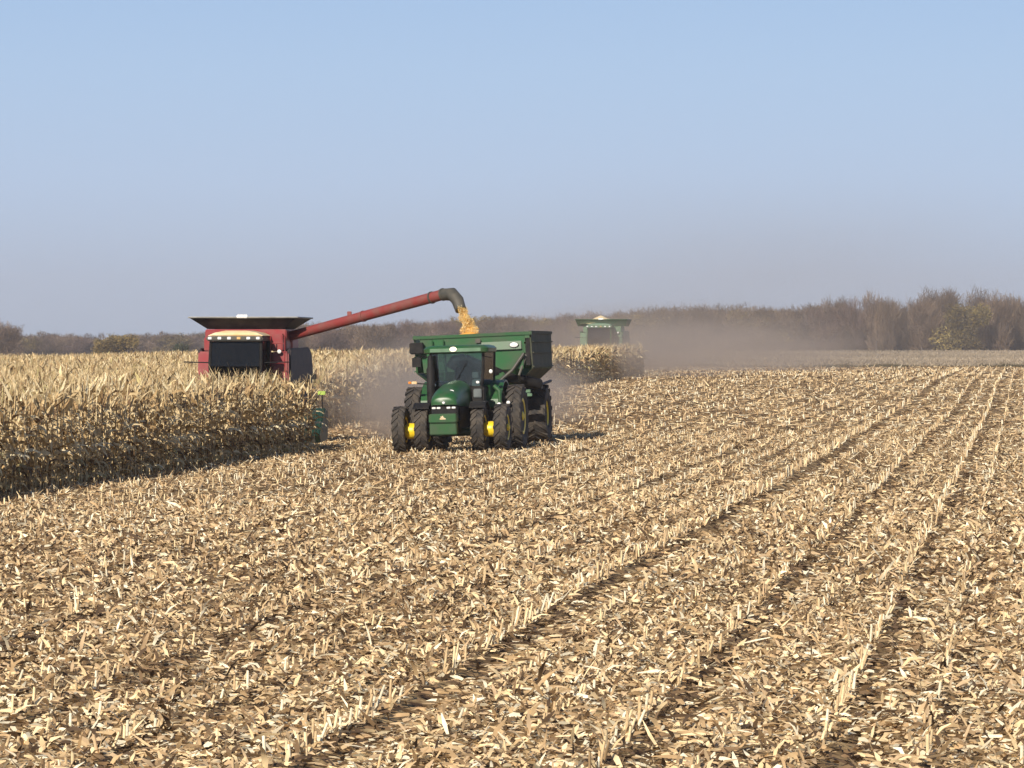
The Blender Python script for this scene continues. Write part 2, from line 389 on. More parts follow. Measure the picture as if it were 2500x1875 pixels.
# cut stalks standing in rows
def stalk_tubes(x, y, z, h, r, lean, laz, n=5):
    N = len(x); a = np.arange(n)*2*PI/n
    ring = np.stack([np.cos(a), np.sin(a)], -1)
    bot = np.zeros((N, n, 3)); top = np.zeros((N, n, 3))
    bot[..., 0] = x[:, None]+ring[:, 0]*r[:, None]; bot[..., 1] = y[:, None]+ring[:, 1]*r[:, None]; bot[..., 2] = z[:, None]-0.03
    dx = h*np.sin(lean)*np.cos(laz); dy = h*np.sin(lean)*np.sin(laz)
    top[..., 0] = (x+dx)[:, None]+ring[:, 0]*r[:, None]*0.85; top[..., 1] = (y+dy)[:, None]+ring[:, 1]*r[:, None]*0.85
    top[..., 2] = (z+h*np.cos(lean))[:, None] + U(-1, 1, N*n).reshape(N, n)*r[:, None]*0.6
    v = np.concatenate([bot, top], 1).reshape(-1, 3)
    b = (np.arange(N)*2*n)[:, None]; k = np.arange(n)[None, :]; k2 = (np.arange(n)+1)[None, :] % n
    q = np.stack([b+k, b+k2, b+k2+n, b+k+n], -1).reshape(-1, 4)
    cap = np.concatenate([np.stack([b[:, 0]+n, b[:, 0]+n+1, b[:, 0]+n+2, b[:, 0]+n+3], -1)])
    return v, np.concatenate([q, cap]), 2*n
parts = []; near = []
for (y0, y1, dy, hr, rr, nn) in ((22, 70, 0.17, (0.14, 0.40), (0.010, 0.016), 5), (70, 130, 0.2, (0.16, 0.40), (0.013, 0.020), 4), (130, 300, 0.6, (0.2, 0.4), (0.025, 0.04), 4)):
    for k in range(-34, 26):
        wc = W_REF+k*ROW
        yy = np.arange(y0, y1, dy); yy = yy+U(-0.05, 0.05, len(yy)); xx = wc+TT*yy+RNG.normal(0, 0.025, len(yy))
        ok = (np.abs(xx) < 0.139*yy+3) & (wc > edge_w(yy)+0.2)
        st = KEY.get(k, 0.12 if (k % 2) else 0.2)
        wave = 0.5+0.5*np.sin(yy*0.35+k*1.7)
        gap = np.clip(0.62+0.5*np.sin(yy*0.71+k*2.3)+0.45*np.sin(yy*1.9+k*1.1), 0.12, 1)
        ok &= RNG.random(len(yy)) < (0.30+(0.45 if y0 < 125 else 0.15)*st+0.2*wave)*gap
        xx = xx[ok]; yy = yy[ok]; n = len(xx)
        if n == 0: continue
        h = U(*hr, n)*(0.38+0.34*st); r = U(*rr, n); z = terrain(xx, yy)+0.02
        lean = np.abs(RNG.normal(0, 0.22, n)); laz = U(0, 2*PI, n)
        c = palette(n, [4, 3, 1, 0.5, 0, 3, 2])
        if nn == 5:
            near.append(np.stack([xx, yy, z, h, r, lean, laz], -1)); 
        else:
            v, q, m_ = stalk_tubes(xx, yy, z, h, r, lean, laz, nn); parts.append((v, q, np.repeat(c, m_, 0)))
near = np.concatenate(near); inview = np.abs(near[:, 0]) < 0.1385*near[:, 1]
inview &= near[:, 1] > 27.3
order = np.argsort(np.where(inview, near[:, 1]-near[:, 3]*25, 1e6)); pick = order[:300]; rest = order[300:]
r_ = near[rest]; v, q, m_ = stalk_tubes(*[r_[:, i] for i in range(7)], 5)
parts.append((v, q, np.repeat(palette(len(r_), [4, 3, 1, 0.5, 0, 3, 2]), m_, 0)))
# torn leaf sheath on many near stalks
n = len(r_); v, q = strips(np.stack([r_[:, 0], r_[:, 1], r_[:, 2]+0.02], -1), U(0, 2*PI, n), U(0.9, 1.5, n), U(-1.4, 1.2, n), r_[:, 3]*U(0.7, 1.4, n), U(0.02, 0.05, n), 3, U(-1, 1, n))
parts.append((v, q, np.repeat(palette(n, [4, 3, 2, 1, 0, 3, 2]), 8, 0)))
v, q, c = join(parts)
tag(link('stubble', np_mesh('stubble', v, q, c), M['residue']), 'rows of short cut corn stalks across the harvested field', 'stubble', kind='stuff')
protos = []
for i in range(8):
    z0 = np.zeros(1)
    v, q, m_ = stalk_tubes(z0, z0, z0, z0+1.0, z0+0.05, z0+0.0, z0, 6)
    c = np.repeat(palette(1, [4, 3, 1, 0, 0, 3, 2]), m_, 0)
    nl = 2; vv, qq = strips(np.zeros((nl, 3)), U(0, 6.28, nl), U(1.0, 1.5, nl), U(-1.3, 1.0, nl), U(0.6, 1.2, nl), U(0.08, 0.16, nl), 3, U(-1, 1, nl))
    v, q, c = join([(v, q, c), (vv, qq, np.repeat(palette(nl, [4, 3, 2, 1, 0, 3, 2]), 8, 0))])
    me = np_mesh('stubble_stalk', v, q, c); me.materials.append(M['residue']); protos.append(me)
for i, idx in enumerate(pick):
    x, y, z, h, r, lean, laz = near[idx]
    o = link('stubble_stalk', protos[i % 8]); o.location = (x, y, z); o.scale = (0.26, 0.26, h)
    o.rotation_euler = (lean*math.sin(laz), lean*math.cos(laz), laz)
    tag(o, 'short cut corn stalk standing in the pale stubble of the foreground', 'cut stalk', 'cut corn stalks in the foreground rows')

# ------------------------------------------------------------------ standing corn
CPAL = np.array([[0.78, 0.61, 0.34], [0.64, 0.475, 0.245], [0.44, 0.295, 0.14], [0.90, 0.77, 0.49], [0.20, 0.125, 0.065], [0.52, 0.43, 0.19]])
def cpal(n): return CPAL[RNG.choice(6, n, p=[.28, .26, .2, .1, .1, .06])]*U(0.8, 1.12, n)[:, None]
def leaves_for(x, y, z, H, nl, S, lo=0.12, hi=0.97, wide=1.0):
    N = len(x)
    j = (np.arange(nl)[None, :]+U(-0.35, 0.35, N*nl).reshape(N, nl))/nl
    h = (lo+(hi-lo)*j)*H[:, None]
    az0 = U(0, 2*PI, N)
    az = (az0[:, None]+(np.arange(nl) % 2)[None, :]*PI+RNG.normal(0, 0.5, (N, nl))).ravel()
    n = N*nl; jj = j.ravel()
    base = np.stack([np.repeat(x, nl), np.repeat(y, nl), np.repeat(z, nl)+h.ravel()], -1)
    L = U(0.4, 0.8, n)*(1-0.35*np.abs(jj-0.5)*2)
    el0 = U(0.5, 1.25, n); el1 = U(-1.75, -0.7, n)
    up = RNG.random(n) < 0.10+0.4*(jj > .8); el1 = np.where(up, U(0.2, 1.2, n), el1)
    v, q = strips(base, az, el0, el1, L, U(0.065, 0.13, n)*wide, S, U(-0.9, 0.9, n), 0.15)
    return v, q, np.repeat(cpal(n), (S+1)*2, 0)
def plants(xs, ys, full=True, wide=1.0, nl=11):
    H = U(1.85, 2.5, len(xs))*(1-0.12*sstep(120, 240, ys)*sstep(-.10, -.04, xs/ys)); z = terrain(xs, ys); n = len(xs); ps = []
    ps.append(leaves_for(xs, ys, z, H, nl, 3 if full else 2, lo=0.1 if full else 0.55, wide=wide))
    r = np.full(n, 0.014*wide)
    v, q, m_ = stalk_tubes(xs, ys, z+(0 if full else 0.9), H*(1 if full else 1)-(0 if full else 0.9), r, np.abs(RNG.normal(0, 0.05, n)), U(0, 6.28, n), 4)
    ps.append((v, q, np.repeat(cpal(n)*0.9, m_, 0)))
    # tassel
    nt_ = 3; b = np.stack([np.repeat(xs, nt_), np.repeat(ys, nt_), np.repeat(z+H, nt_)-0.05], -1); k = n*nt_
    v, q = strips(b, U(0, 6.28, k), U(0.9, 1.5, k), U(0.3, 1.2, k), U(0.15, 0.32, k), U(0.012, 0.025, k)*wide, 1, U(-1, 1, k))
    ps.append((v, q, np.repeat(cpal(k), 4, 0)))
    if full:   # drooping ears in their husks
        az = U(0, 6.28, n); b = np.stack([xs, ys, z+U(0.85, 1.15, n)], -1)
        for rl in (0.0, 1.5):
            v, q = strips(b, az, U(-0.2, 0.5, n), U(-1.6, -1.0, n), U(0.22, 0.32, n), U(0.05, 0.075, n), 2, np.full(n, rl), 0.3)
            ps.append((v, q, np.repeat(np.minimum(cpal(n)*1.35, 0.85), 6, 0)))
    return ps
cand = []
for k in range(0, 140):                       # rows counted from the cut edge leftwards
    wc = -21.95 - k*ROW
    yy = np.arange(60, 135, 0.17); yy = yy+U(-0.04, 0.04, len(yy)); xx = wc+TT*yy+RNG.normal(0, 0.03, len(yy))
    ok = (xx > -0.139*yy-3.5) & (wc < edge_w(yy)) 
    ok &= ~((yy > 113.8) & (wc > -27.9))
    cand.append(np.stack([xx[ok], yy[ok], np.full(ok.sum(), k)], -1))
cand = np.concatenate(cand)
iv = (cand[:, 0] > -0.1385*cand[:, 1]) & (cand[:, 1] < 113.5)
score = np.where(iv, cand[:, 2]*22+cand[:, 1], 1e6)
o_ = np.argsort(score); solo = cand[o_[:300]]; mass = cand[o_[300:]]
parts = plants(mass[:, 0], mass[:, 1], True)
# farther rows: only the upper half can be seen
xs_, ys_ = [], []
for (y0, y1, dens) in ((135, 200, 3.2), (200, 300, 1.6), (300, 400, 0.7)):
    n = int((0.139*2*(y1*y1-y0*y0)/2+6*(y1-y0))*dens); y = np.sqrt(U(y0*y0, y1*y1, n)); x = U(-1, 1, n)*(0.139*y+5)
    wc = x-TT*y; wc = W_REF+np.round((wc-W_REF)/ROW)*ROW; x = wc+TT*y+RNG.normal(0, .04, n); ok = wc < edge_w(y)
    x = x[ok]; y = y[ok]
    parts += plants(x, y, False, 1.0+(y0-100)/130, 6)
# the cut wall of the far rows shows down to the ground
wy = []
for k in range(4):
    yy = np.arange(118, 258, 0.25); wc = edge_w(yy)-0.2-k*ROW; xx = wc+TT*yy+RNG.normal(0, .05, len(yy)); wy.append(np.stack([xx, yy], -1))
for xx in np.arange(1.0, 9.0, 0.28):
    for r in range(3): wy.append(np.array([[xx+RNG.normal(0, .05), 256.4-r*0.5]]))
wy = np.concatenate(wy); parts += plants(wy[:, 0], wy[:, 1], True, 1.5, 8)
v, q, c = join(parts)
tag(link('standing_corn', np_mesh('standing_corn', v, q, c), M['cornleaf']), 'unharvested dry corn standing behind the front rows', 'corn field', kind='stuff')

def corn_proto():
    root = empty('corn_plant', (0, 0, 0)); H = random.uniform(2.0, 2.45); z1 = np.zeros(1)
    v, q, m_ = stalk_tubes(z1, z1, z1, z1+H, z1+0.016, z1+0.03, U(0, 6, 1), 5)
    link('stalk', np_mesh('stalk', v, q, np.repeat(cpal(1)*0.9, m_, 0)), M['cornleaf'], root)
    nl = 12; v, q, c = leaves_for(z1, z1, z1, z1+H, nl, 4, 0.08)
    for i in range(nl):
        link('leaf', np_mesh('leaf', v[i*10:(i+1)*10], q[:4], c[i*10:(i+1)*10]), M['cornleaf'], root)
    k = 4; v, q = strips(np.repeat([[0, 0, H-0.05]], k, 0), U(0, 6.28, k), U(1, 1.5, k), U(0.2, 1.1, k), U(.18, .32, k), U(.01, .02, k), 2, U(-1, 1, k))
    link('tassel', np_mesh('tassel', v, q, np.repeat(cpal(k), 6, 0)), M['cornleaf'], root)
    h = random.uniform(0.85, 1.15); a = random.uniform(0, 6.28)
    mb = MB(); p0 = Vector((0, 0, h)); d = Vector((math.sin(a)*0.6, math.cos(a)*0.6, -0.8))
    mb.tube([p0, p0+Vector((d.x*.05, d.y*.05, 0.02)), p0+d*0.14, p0+d*0.22, p0+d*0.29], [0.01, 0.026, 0.032, 0.024, 0.006], 6)
    e = mb.build('ear', None, root, smooth=True); ca = e.data.color_attributes.new('tint', 'FLOAT_COLOR', 'POINT')
    for dd in ca.data: dd.color = (0.72, 0.58, 0.34, 1)
    e.data.materials.append(M['cornleaf'])
    return root
cps = [corn_proto() for _ in range(7)]; used = [False]*7
srt = solo[np.lexsort((solo[:, 1], solo[:, 2]))]
for i, (x, y, k) in enumerate(srt):
    j = i % 7 if not used[i % 7] else random.randrange(7)
    if not used[j]: o = cps[j]; used[j] = True
    else: o = copy_tree(cps[j])
    o.location = (x, y, T(x, y)); o.rotation_euler = (random.gauss(0, .04), random.gauss(0, .04), random.uniform(0, 6.28))
    s = random.uniform(0.9, 1.06); o.scale = (s, s, s)
    lab = 'dry tan corn plant in the outermost row' if k == 0 else 'dry tan corn plant just behind the outermost row'
    lab += ', beside the corn head' if y > 103 else (', near the left picture edge' if y < 90 else ', midway to the corn head')
    tag(o, lab, 'corn plant', 'dry corn plants at the edge of the standing crop')

# ------------------------------------------------------------------ machine parts
def wheel(parent, x, y, r, wd, rim_mat, side=1, lugs=20, rimr=0.5, lugh=0.045, name='wheel', dish=0.1):
    """rim part with tyre and hub as sub-parts; axis along X"""
    rr = r*rimr
    mb = MB(); mb.lathe([(-wd*.42, rr*1.02), (-wd*.40, rr*1.08), (-wd*.34, rr*.98), (-wd*.1, rr*.92), (wd*.1, rr*.92), (wd*.34, rr*.98), (wd*.40, rr*1.08), (wd*.42, rr*1.02),
                         (wd*.38, rr*.9), (side*dish, rr*.85), (side*dish, rr*.3), (side*dish*1.01, rr*.05)][:12], (x, y, r), 28)
    rim = mb.build(name, rim_mat, parent, smooth=True)
    t = MB(); q = r-lugh
    t.lathe([(-wd*.36, rr*1.04), (-wd*.47, rr*1.25), (-wd*.5, (rr+q)/2), (-wd*.48, q*.93), (-wd*.40, q*.985), (-wd*.2, q), (wd*.2, q), (wd*.40, q*.985), (wd*.48, q*.93), (wd*.5, (rr+q)/2), (wd*.47, rr*1.25), (wd*.36, rr*1.04)], (x, y, r), 36)
    for s in (-1, 1):
        for k in range(lugs):
            a = 2*PI*(k+(0.5 if s > 0 else 0))/lugs; da = 2*PI/lugs
            P = []
            for (rad) in (q*0.97, r):
                for (xa, aa) in ((s*wd*.02, a), (s*wd*.5, a+da*.75), (s*wd*.5, a+da*1.15), (s*wd*.02, a+da*.36)):
                    rd = rad if abs(xa) < wd*.3 else rad*0.985
                    P.append((x+xa, y+rd*math.cos(aa), r+rd*math.sin(aa)))
            t.hexa(P)
    t.build('tyre', M['rubber'], rim)
    h = MB(); h.lathe([(side*(dish-.02), rr*.32), (side*(dish+.08), rr*.28), (side*(dish+.12), rr*.12)], (x, y, r), 16)
    h.build('hub', rim_mat, rim, smooth=True)
    return rim
def lamp(parent, x, y, z, rx, rz, m, name='work_lamp', d=0.06):
    mb = MB(); n = 14
    s0 = [(x+rx*math.cos(2*PI*k/n), y, z+rz*math.sin(2*PI*k/n)) for k in range(n)]
    s1 = [(x+rx*.95*math.cos(2*PI*k/n), y+d, z+rz*.95*math.sin(2*PI*k/n)) for k in range(n)]
    s2 = [(x+rx*.5*math.cos(2*PI*k/n), y+d*1.6, z+rz*.5*math.sin(2*PI*k/n)) for k in range(n)]
    mb.loft([s0, s1, s2]); h = mb.build(name, M['black'], parent, smooth=True)
    mb = MB(); f0 = [(x+rx*.88*math.cos(2*PI*k/n), y-.004, z+rz*.88*math.sin(2*PI*k/n)) for k in range(n)]
    f1 = [(x+rx*.55*math.cos(2*PI*k/n), y-.02, z+rz*.55*math.sin(2*PI*k/n)) for k in range(n)]
    mb.loft([f0, f1]); mb.build('lens', m, h, smooth=True)
    return h
def arch(xc, hw, zb, zt, y, n=14, p=2.4):
    """closed ring: flat bottom, rounded top"""
    pts = [(xc-hw, y, zb), ]
    for k in range(n+1):
        a = PI-PI*k/n; c, s = math.cos(a), math.sin(a)
        pts.append((xc+hw*math.copysign(abs(c)**(2/p), c), y, zb+(zt-zb)*(0.25+0.75*abs(s)**(2/p))))
    pts.append((xc+hw, y, zb)); return pts

# ------------------------------------------------------------------ tractor
TX, TY = -1.74, 107.8
tr = empty('tractor', (TX, TY, T(TX, TY)+0.02), YAW, 0, -0.028)
tag(tr, 'green tractor with dual wheels and yellow hubs pulling the grain cart', 'tractor')
for s in (-1, 1):
    for xx, sd_ in ((0.83, s), (1.50, s)):
        wheel(tr, s*xx, 0, 0.70, 0.38, M['yellow'], s, 18, 0.50, 0.04)
        wheel(tr, s*(xx+.03), 2.95, 0.97, 0.46, M['yellow'], s, 20, 0.52, 0.05)
    mb = MB(); mb.lathe([(-.22, .17), (-.12, .22), (.10, .235), (.22, .17)] if s > 0 else [(-.22, .17), (-.10, .235), (.12, .22), (.22, .17)], (s*1.16, -0.06, 0.66), 20)
    mb.build('hub_extension', M['yellow'], tr, smooth=True)
mb = MB(); mb.tube([(-1.6, 0, .66), (-.35, 0, .60), (.35, 0, .60), (1.6, 0, .66)], [.10, .13, .13, .10], 10); mb.build('front_axle', M['dgreen'], tr, smooth=True)
mb = MB(); mb.tube([(-1.7, 2.95, .97), (1.7, 2.95, .97)], .12, 12); mb.box(-.45, .45, 2.4, 3.5, .6, 1.4); mb.build('rear_axle', M['dgreen'], tr, .03)
mb = MB(); mb.box(-.30, .30, -1.15, 2.6, .55, 1.25); mb.box(-.36, .36, -.9, -.1, .75, 1.15); mb.build('chassis', M['black'], tr, .03)
# hood
secs = [arch(0, .30, 1.42, 1.60, -1.42), arch(0, .37, 1.40, 1.70, -1.36), arch(0, .41, 1.38, 1.82, -1.1), arch(0, .43, 1.36, 1.94, -.6), arch(0, .45, 1.33, 2.04, .1), arch(0, .47, 1.30, 2.10, 1.15)]
mb = MB(); mb.loft(secs); hood = mb.build('hood', M['green'], tr, smooth=True)
for s in (-1, 1):
    mb = MB(); mb.box(s*.40-.025, s*.40+.025, -1.0, 1.0, .95, 1.34); mb.build('side_grille', M['black'], tr, .01)
mb = MB(); mb.box(-.38, .38, -1.34, -.9, .98, 1.40); mb.build('front_grille', M['black'], tr, .03)
for k, xx in enumerate((-.30, -.16, .13, .28)):
    mb = MB(); mb.box(xx-.055, xx+.055, -1.365, -1.34, 1.30, 1.355); mb.build('headlight', M['white'], tr, .01)
lamp(tr, 0.0, -1.425, 1.475, .05, .045, M['white'], 'hood_badge', .02)
# white disc standing in for the sun glint on the hood
lamp(tr, .16, -.98, 1.80, .10, .05, M['white'], 'hood_glint', .03)
# front weight bracket, green, two steps
mb = MB(); mb.box(-.40, .40, -1.72, -1.28, .90, 1.16); wt = mb.build('weight_bracket', M['green'], tr, .025)
mb = MB(); mb.box(-.39, .39, -1.66, -1.30, .56, .895); mb.build('lower_panel', M['green'], wt, .02)
mb = MB(); mb.prism([(-.075, 1.00), (.095, 1.00), (.095, 1.035), (-.075, 1.035)], 'y', -1.728, -1.722)
mb.prism([(-.05, 1.05), (-.01, 1.045), (.05, 1.045), (.06, 1.06), (.02, 1.07), (.03, 1.10), (-.005, 1.105), (-.02, 1.075), (-.05, 1.09)], 'y', -1.728, -1.722)
mb.build('emblem', M['cream'], wt)
for s in (-1, 1):   # front fenders
    mb = MB(); pr = []
    for k in range(9):
        a = math.radians(52+k*11); pr.append((.76*math.cos(a), .70+.76*math.sin(a)))
    sec0 = [(s*.62, -y_, z_) for y_, z_ in pr]; 
    for k in range(8):
        (ya, za), (yb, zb) = pr[k], pr[k+1]
        mb.hexa([(s*.83-.24, -ya, za), (s*.83+.24, -ya, za), (s*.83+.24, -yb, zb), (s*.83-.24, -yb, zb), (s*.83-.24, -ya, za+.025), (s*.83+.24, -ya, za+.025), (s*.83+.24, -yb, zb+.025), (s*.83-.24, -yb, zb+.025)])
    mb.build('front_fender', M['black'], tr)
    # rear fender
    mb = MB(); pr = []
    for k in range(11):
        a = math.radians(15+k*13); pr.append((1.08*math.cos(a), .97+1.06*math.sin(a)))
    for k in range(10):
        (ya, za), (yb, zb) = pr[k], pr[k+1]
        mb.hexa([(s*.86-.36, 2.95-ya, za), (s*.86+.36, 2.95-ya, za), (s*.86+.36, 2.95-yb, zb), (s*.86-.36, 2.95-yb, zb), (s*.86-.36, 2.95-ya*1.04, za+.05), (s*.86+.36, 2.95-ya*1.04, za+.05), (s*.86+.36, 2.95-yb*1.04, zb+.05), (s*.86-.36, 2.95-yb*1.04, zb+.05)])
    mb.build('rear_fender', M['green'], tr)
# exhaust and intake
mb = MB(); mb.tube([(-.74, .95, 1.3), (-.74, .95, 1.5), (-.74, .95, 2.45), (-.74, .95, 2.5), (-.74, .95, 2.74), (-.74, 1.02, 2.82)], [.11, .12, .12, .085, .08, .07], 14); mb.build('exhaust_stack', M['black'], tr, smooth=True)
mb = MB(); mb.box(.50, .86, .75, 1.3, 1.05, 1.92); mb.build('air_intake', M['black'], tr, .05)
mb = MB(); mb.box(.56, .80, .70, .75, 1.58, 1.84); mb.build('intake_panel', M['trim'], tr, .02)
mb = MB(); mb.box(-.90, -.52, 1.0, 1.8, .75, 1.35); mb.build('fuel_tank', M['black'], tr, .06)
stp = MB()
for k in range(4): stp.box(.62, 1.02, 1.25+k*.05, 1.6, .55+k*.3, .58+k*.3)
stp.box(.62, .65, 1.25, 1.5, .5, 1.6); stp.build('cab_steps', M['dark'], tr, .01)
# cab
mb = MB(); mb.hexa([(-.62, 1.35, 1.30), (.62, 1.35, 1.30), (.78, 2.9, 1.30), (-.78, 2.9, 1.30), (-.72, 1.30, 1.92), (.72, 1.30, 1.92), (.85, 2.95, 1.92), (-.85, 2.95, 1.92)])
cab = mb.build('cab', M['black'], tr, .04)
for s in (-1, 1):
    mb = MB(); mb.tube([(s*.71, 1.33, 1.90), (s*.79, 1.28, 2.45), (s*.78, 1.38, 2.95)], [.045, .045, .045], 8); mb.tube([(s*.84, 2.9, 1.90), (s*.88, 2.9, 2.95)], .06, 8)
    mb.build('cab_pillar', M['black'], cab, smooth=True)
    mb = MB(); mb.hexa([(s*.76, 1.38, 1.93), (s*.775, 1.38, 1.93), (s*.865, 2.86, 1.93), (s*.85, 2.86, 1.93), (s*.80, 1.38, 2.93), (s*.815, 1.38, 2.93), (s*.905, 2.86, 2.93), (s*.89, 2.86, 2.93)])
    mb.build('side_window', M['glass'], cab)
mb = MB(); mb.hexa([(-.70, 1.30, 1.93), (.70, 1.30, 1.93), (.70, 1.315, 1.93), (-.70, 1.315, 1.93), (-.76, 1.33, 2.93), (.76, 1.33, 2.93), (.76, 1.345, 2.93), (-.76, 1.345, 2.93)])
mb.build('windscreen', M['glass'], cab)
mb = MB(); mb.tube([(-.1, 1.27, 1.96), (.28, 1.27, 2.6)], .010, 5); mb.build('wiper', M['black'], cab)
mb = MB(); mb.box(-.8, .8, 2.93, 2.94, 1.93, 2.92); mb.build('rear_window', M['glass'], cab)
secs = []
for (zz, g) in ((2.90, .06), (2.93, .0), (3.04, -.01), (3.11, .06), (3.14, .2)):
    r = []; hx, y0, y1 = .97-g, 1.08+g, 3.05-g
    for (cx, cy, a0) in ((hx-.2, y0+.2, -90), (hx-.2, y1-.2, 0), (-hx+.2, y1-.2, 90), (-hx+.2, y0+.2, 180)):
        for k in range(5):
            a = math.radians(a0+k*22.5); r.append((cx+.2*math.cos(a), cy+.2*math.sin(a), zz))
    secs.append(r)
mb = MB(); mb.loft(secs); roof = mb.build('cab_roof', M['green'], cab, smooth=True)
mb = MB(); mb.box(-.76, .76, 1.05, 1.075, 2.94, 3.05); mb.build('roof_panel', M['paleg'], roof, .008)
lamp(cab, -.06, 1.05, 3.02, .125, .085, M['lamp'], 'roof_lamp'); lamp(cab, -.80, 1.12, 2.74, .05, .05, M['white'], 'corner_lamp')
lamp(cab, -.68, 1.22, 1.98, .065, .055, M['white'], 'corner_lamp'); lamp(cab, .62, 1.22, 2.03, .06, .05, M['white'], 'corner_lamp')
lamp(cab, .98, 1.5, 2.34, .06, .07, M['white'], 'corner_lamp')
mb = MB(); mb.tube([(-.8, 1.35, 2.8), (-1.1, 1.2, 2.85), (-1.18, 1.2, 2.80)], .018, 6); mb.box(-1.32, -1.05, 1.16, 1.22, 2.52, 2.80); mb.build('mirror', M['black'], cab, .02)
mb = MB(); mb.tube([(.8, 1.35, 2.8), (1.05, 1.2, 2.75)], .018, 6); mb.build('mirror_arm', M['black'], cab)
mb = MB(); mb.tube([(-.75, 1.6, 2.0), (-1.42, 1.5, 2.05)], .02, 6); arm = mb.build('marker_arm', M['black'], cab)
mb = MB(); mb.box(-1.40, -1.24, 1.45, 1.5, 2.02, 2.10); mb.build('marker_lamp', M['cream'], arm, .01)
mb = MB(); mb.box(-1.50, -1.41, 1.45, 1.5, 2.03, 2.10); mb.build('amber_marker', M['amber'], arm, .01)
mb = MB(); mb.tube([(1.05, 1.7, 1.9), (1.22, 1.6, 1.75), (1.22, 1.55, 1.40)], [.07, .07, .05], 8); mb.build('handrail', M['green'], tr, smooth=True)
lamp(tr, 1.20, 1.5, 1.36, .07, .06, M['white']); lamp(tr, 1.20, 1.5, 1.14, .11, .08, M['white']); lamp(tr, 1.42, 1.9, 1.40, .065, .06, M['white'])
# cab interior
mb = MB(); mb.box(-.27, .27, 2.2, 2.65, 1.75, 1.95); mb.box(-.25, .25, 2.55, 2.7, 1.9, 2.5); mb.box(-.14, .14, 2.58, 2.68, 2.48, 2.7); mb.build('seat', M['fabric'], cab, .04)
mb = MB(); n = 20
ring = [(0.19*math.cos(2*PI*k/n), 1.86+.10*math.sin(2*PI*k/n), 2.12+.16*math.sin(2*PI*k/n)) for k in range(n+1)]
mb.tube(ring, .016, 6, False); mb.tube([(0, 1.86, 2.12), (0, 1.7, 1.8)], .03, 6); mb.build('steering_wheel', M['black'], cab)
mb = MB(); mb.box(.35, .62, 1.9, 2.5, 1.8, 2.12); mb.box(.36, .55, 1.85, 1.9, 2.15, 2.33); mb.build('console', M['trim'], cab, .02)
mb = MB(); mb.box(-.25, .25, 3.3, 4.0, .45, .56); mb.build('drawbar', M['dark'], tr, .01)

# ------------------------------------------------------------------ grain cart
GX, GY = -0.78, 118.0
gc = empty('grain_cart', (GX, GY, T(GX, GY)+0.01), YAW, 0, -0.045)
tag(gc, 'green grain cart with flared hopper filled from the red auger', 'grain cart')
hw, zt, zm, zb = 1.86, 3.44, 2.38, 1.15; y0, y1 = -2.35, 2.6
# hopper shell as separate plates with thickness
def plate(poly, nvec, th, name, m, parent, bevel=0.0):
    nvec = Vector(nvec).normalized()*th; mb = MB(); mb.loft([poly, [tuple(Vector(p)+nvec) for p in poly]]); return mb.build(name, m, parent, bevel)
hp = MB()
hp.hexa([(-1.58, y0+.02, zm), (1.58, y0+.02, zm), (1.58, y0+.06, zm), (-1.58, y0+.06, zm), (-1.66, y0-.02, zt), (1.66, y0-.02, zt), (1.66, y0+.03, zt), (-1.66, y0+.03, zt)])
hp.hexa([(-.55, -1.0, zb), (.55, -1.0, zb), (.55, -.95, zb), (-.55, -.95, zb), (-1.58, y0+.02, zm), (1.58, y0+.02, zm), (1.58, y0+.07, zm), (-1.58, y0+.07, zm)])
hopper = hp.build('front_panel', M['cartgreen'], gc)
for s in (-1, 1):
    mb = MB()
    mb.hexa([(s*(hw-.05), y0+.25, zm), (s*hw, y0+.25, zm), (s*hw, y1, zm), (s*(hw-.05), y1, zm), (s*(hw-.05), y0+.05, zt+.02), (s*hw, y0+.05, zt+.02), (s*hw, y1+.1, zt+.02), (s*(hw-.05), y1+.1, zt+.02)])
    mb.hexa([(s*.52, -1.0, zb), (s*.58, -1.0, zb), (s*.58, 1.4, zb), (s*.52, 1.4, zb), (s*(hw-.05), y0+.25, zm-.003), (s*hw, y0+.25, zm-.003), (s*hw, y1, zm-.003), (s*(hw-.05), y1, zm-.003)])
    sp = mb.build('side_panel', M['cartside'] if s > 0 else M['cartgreen'], gc)
    for zz in (2.42, 2.86, 3.2):
        mb = MB(); mb.box(s*hw+(.002 if s > 0 else -.05), s*hw+(.05 if s > 0 else -.002), y0+.2, y1, zz, zz+.04); mb.build('side_rail', M['cartside'] if s > 0 else M['cartgreen'], sp)
mb = MB(); mb.box(-hw, hw, y1, y1+.05, zm, zt); mb.hexa([(-.55, 1.35, zb), (.55, 1.35, zb), (.55, 1.4, zb), (-.55, 1.4, zb), (-hw, y1, zm), (hw, y1, zm), (hw, y1+.05, zm), (-hw, y1+.05, zm)]); mb.build('rear_panel', M['cartgreen'], gc)
mb = MB(); mb.box(-hw-.02, hw+.04, y0-.06, y0+.05, zt-.01, zt+.10); mb.build('front_rim', M['green'], gc, .015)
for s in (-1, 1):
    mb = MB(); mb.box(s*(hw-.02)-.05, s*(hw-.02)+.06, y0+.055, y1+.1, zt+.022, zt+.12); mb.build('side_rim', M['cartside'] if s > 0 else M['green'], gc, .015)
mb = MB(); mb.box(-hw, hw, y1+.105, y1+.16, zt, zt+.11); mb.build('rear_rim', M['green'], gc, .015)
mb = MB(); mb.box(-hw-.1, -hw+.34, y0-.30, y0-.07, 2.98, 3.34); mb.build('corner_box', M['black'], gc, .03)
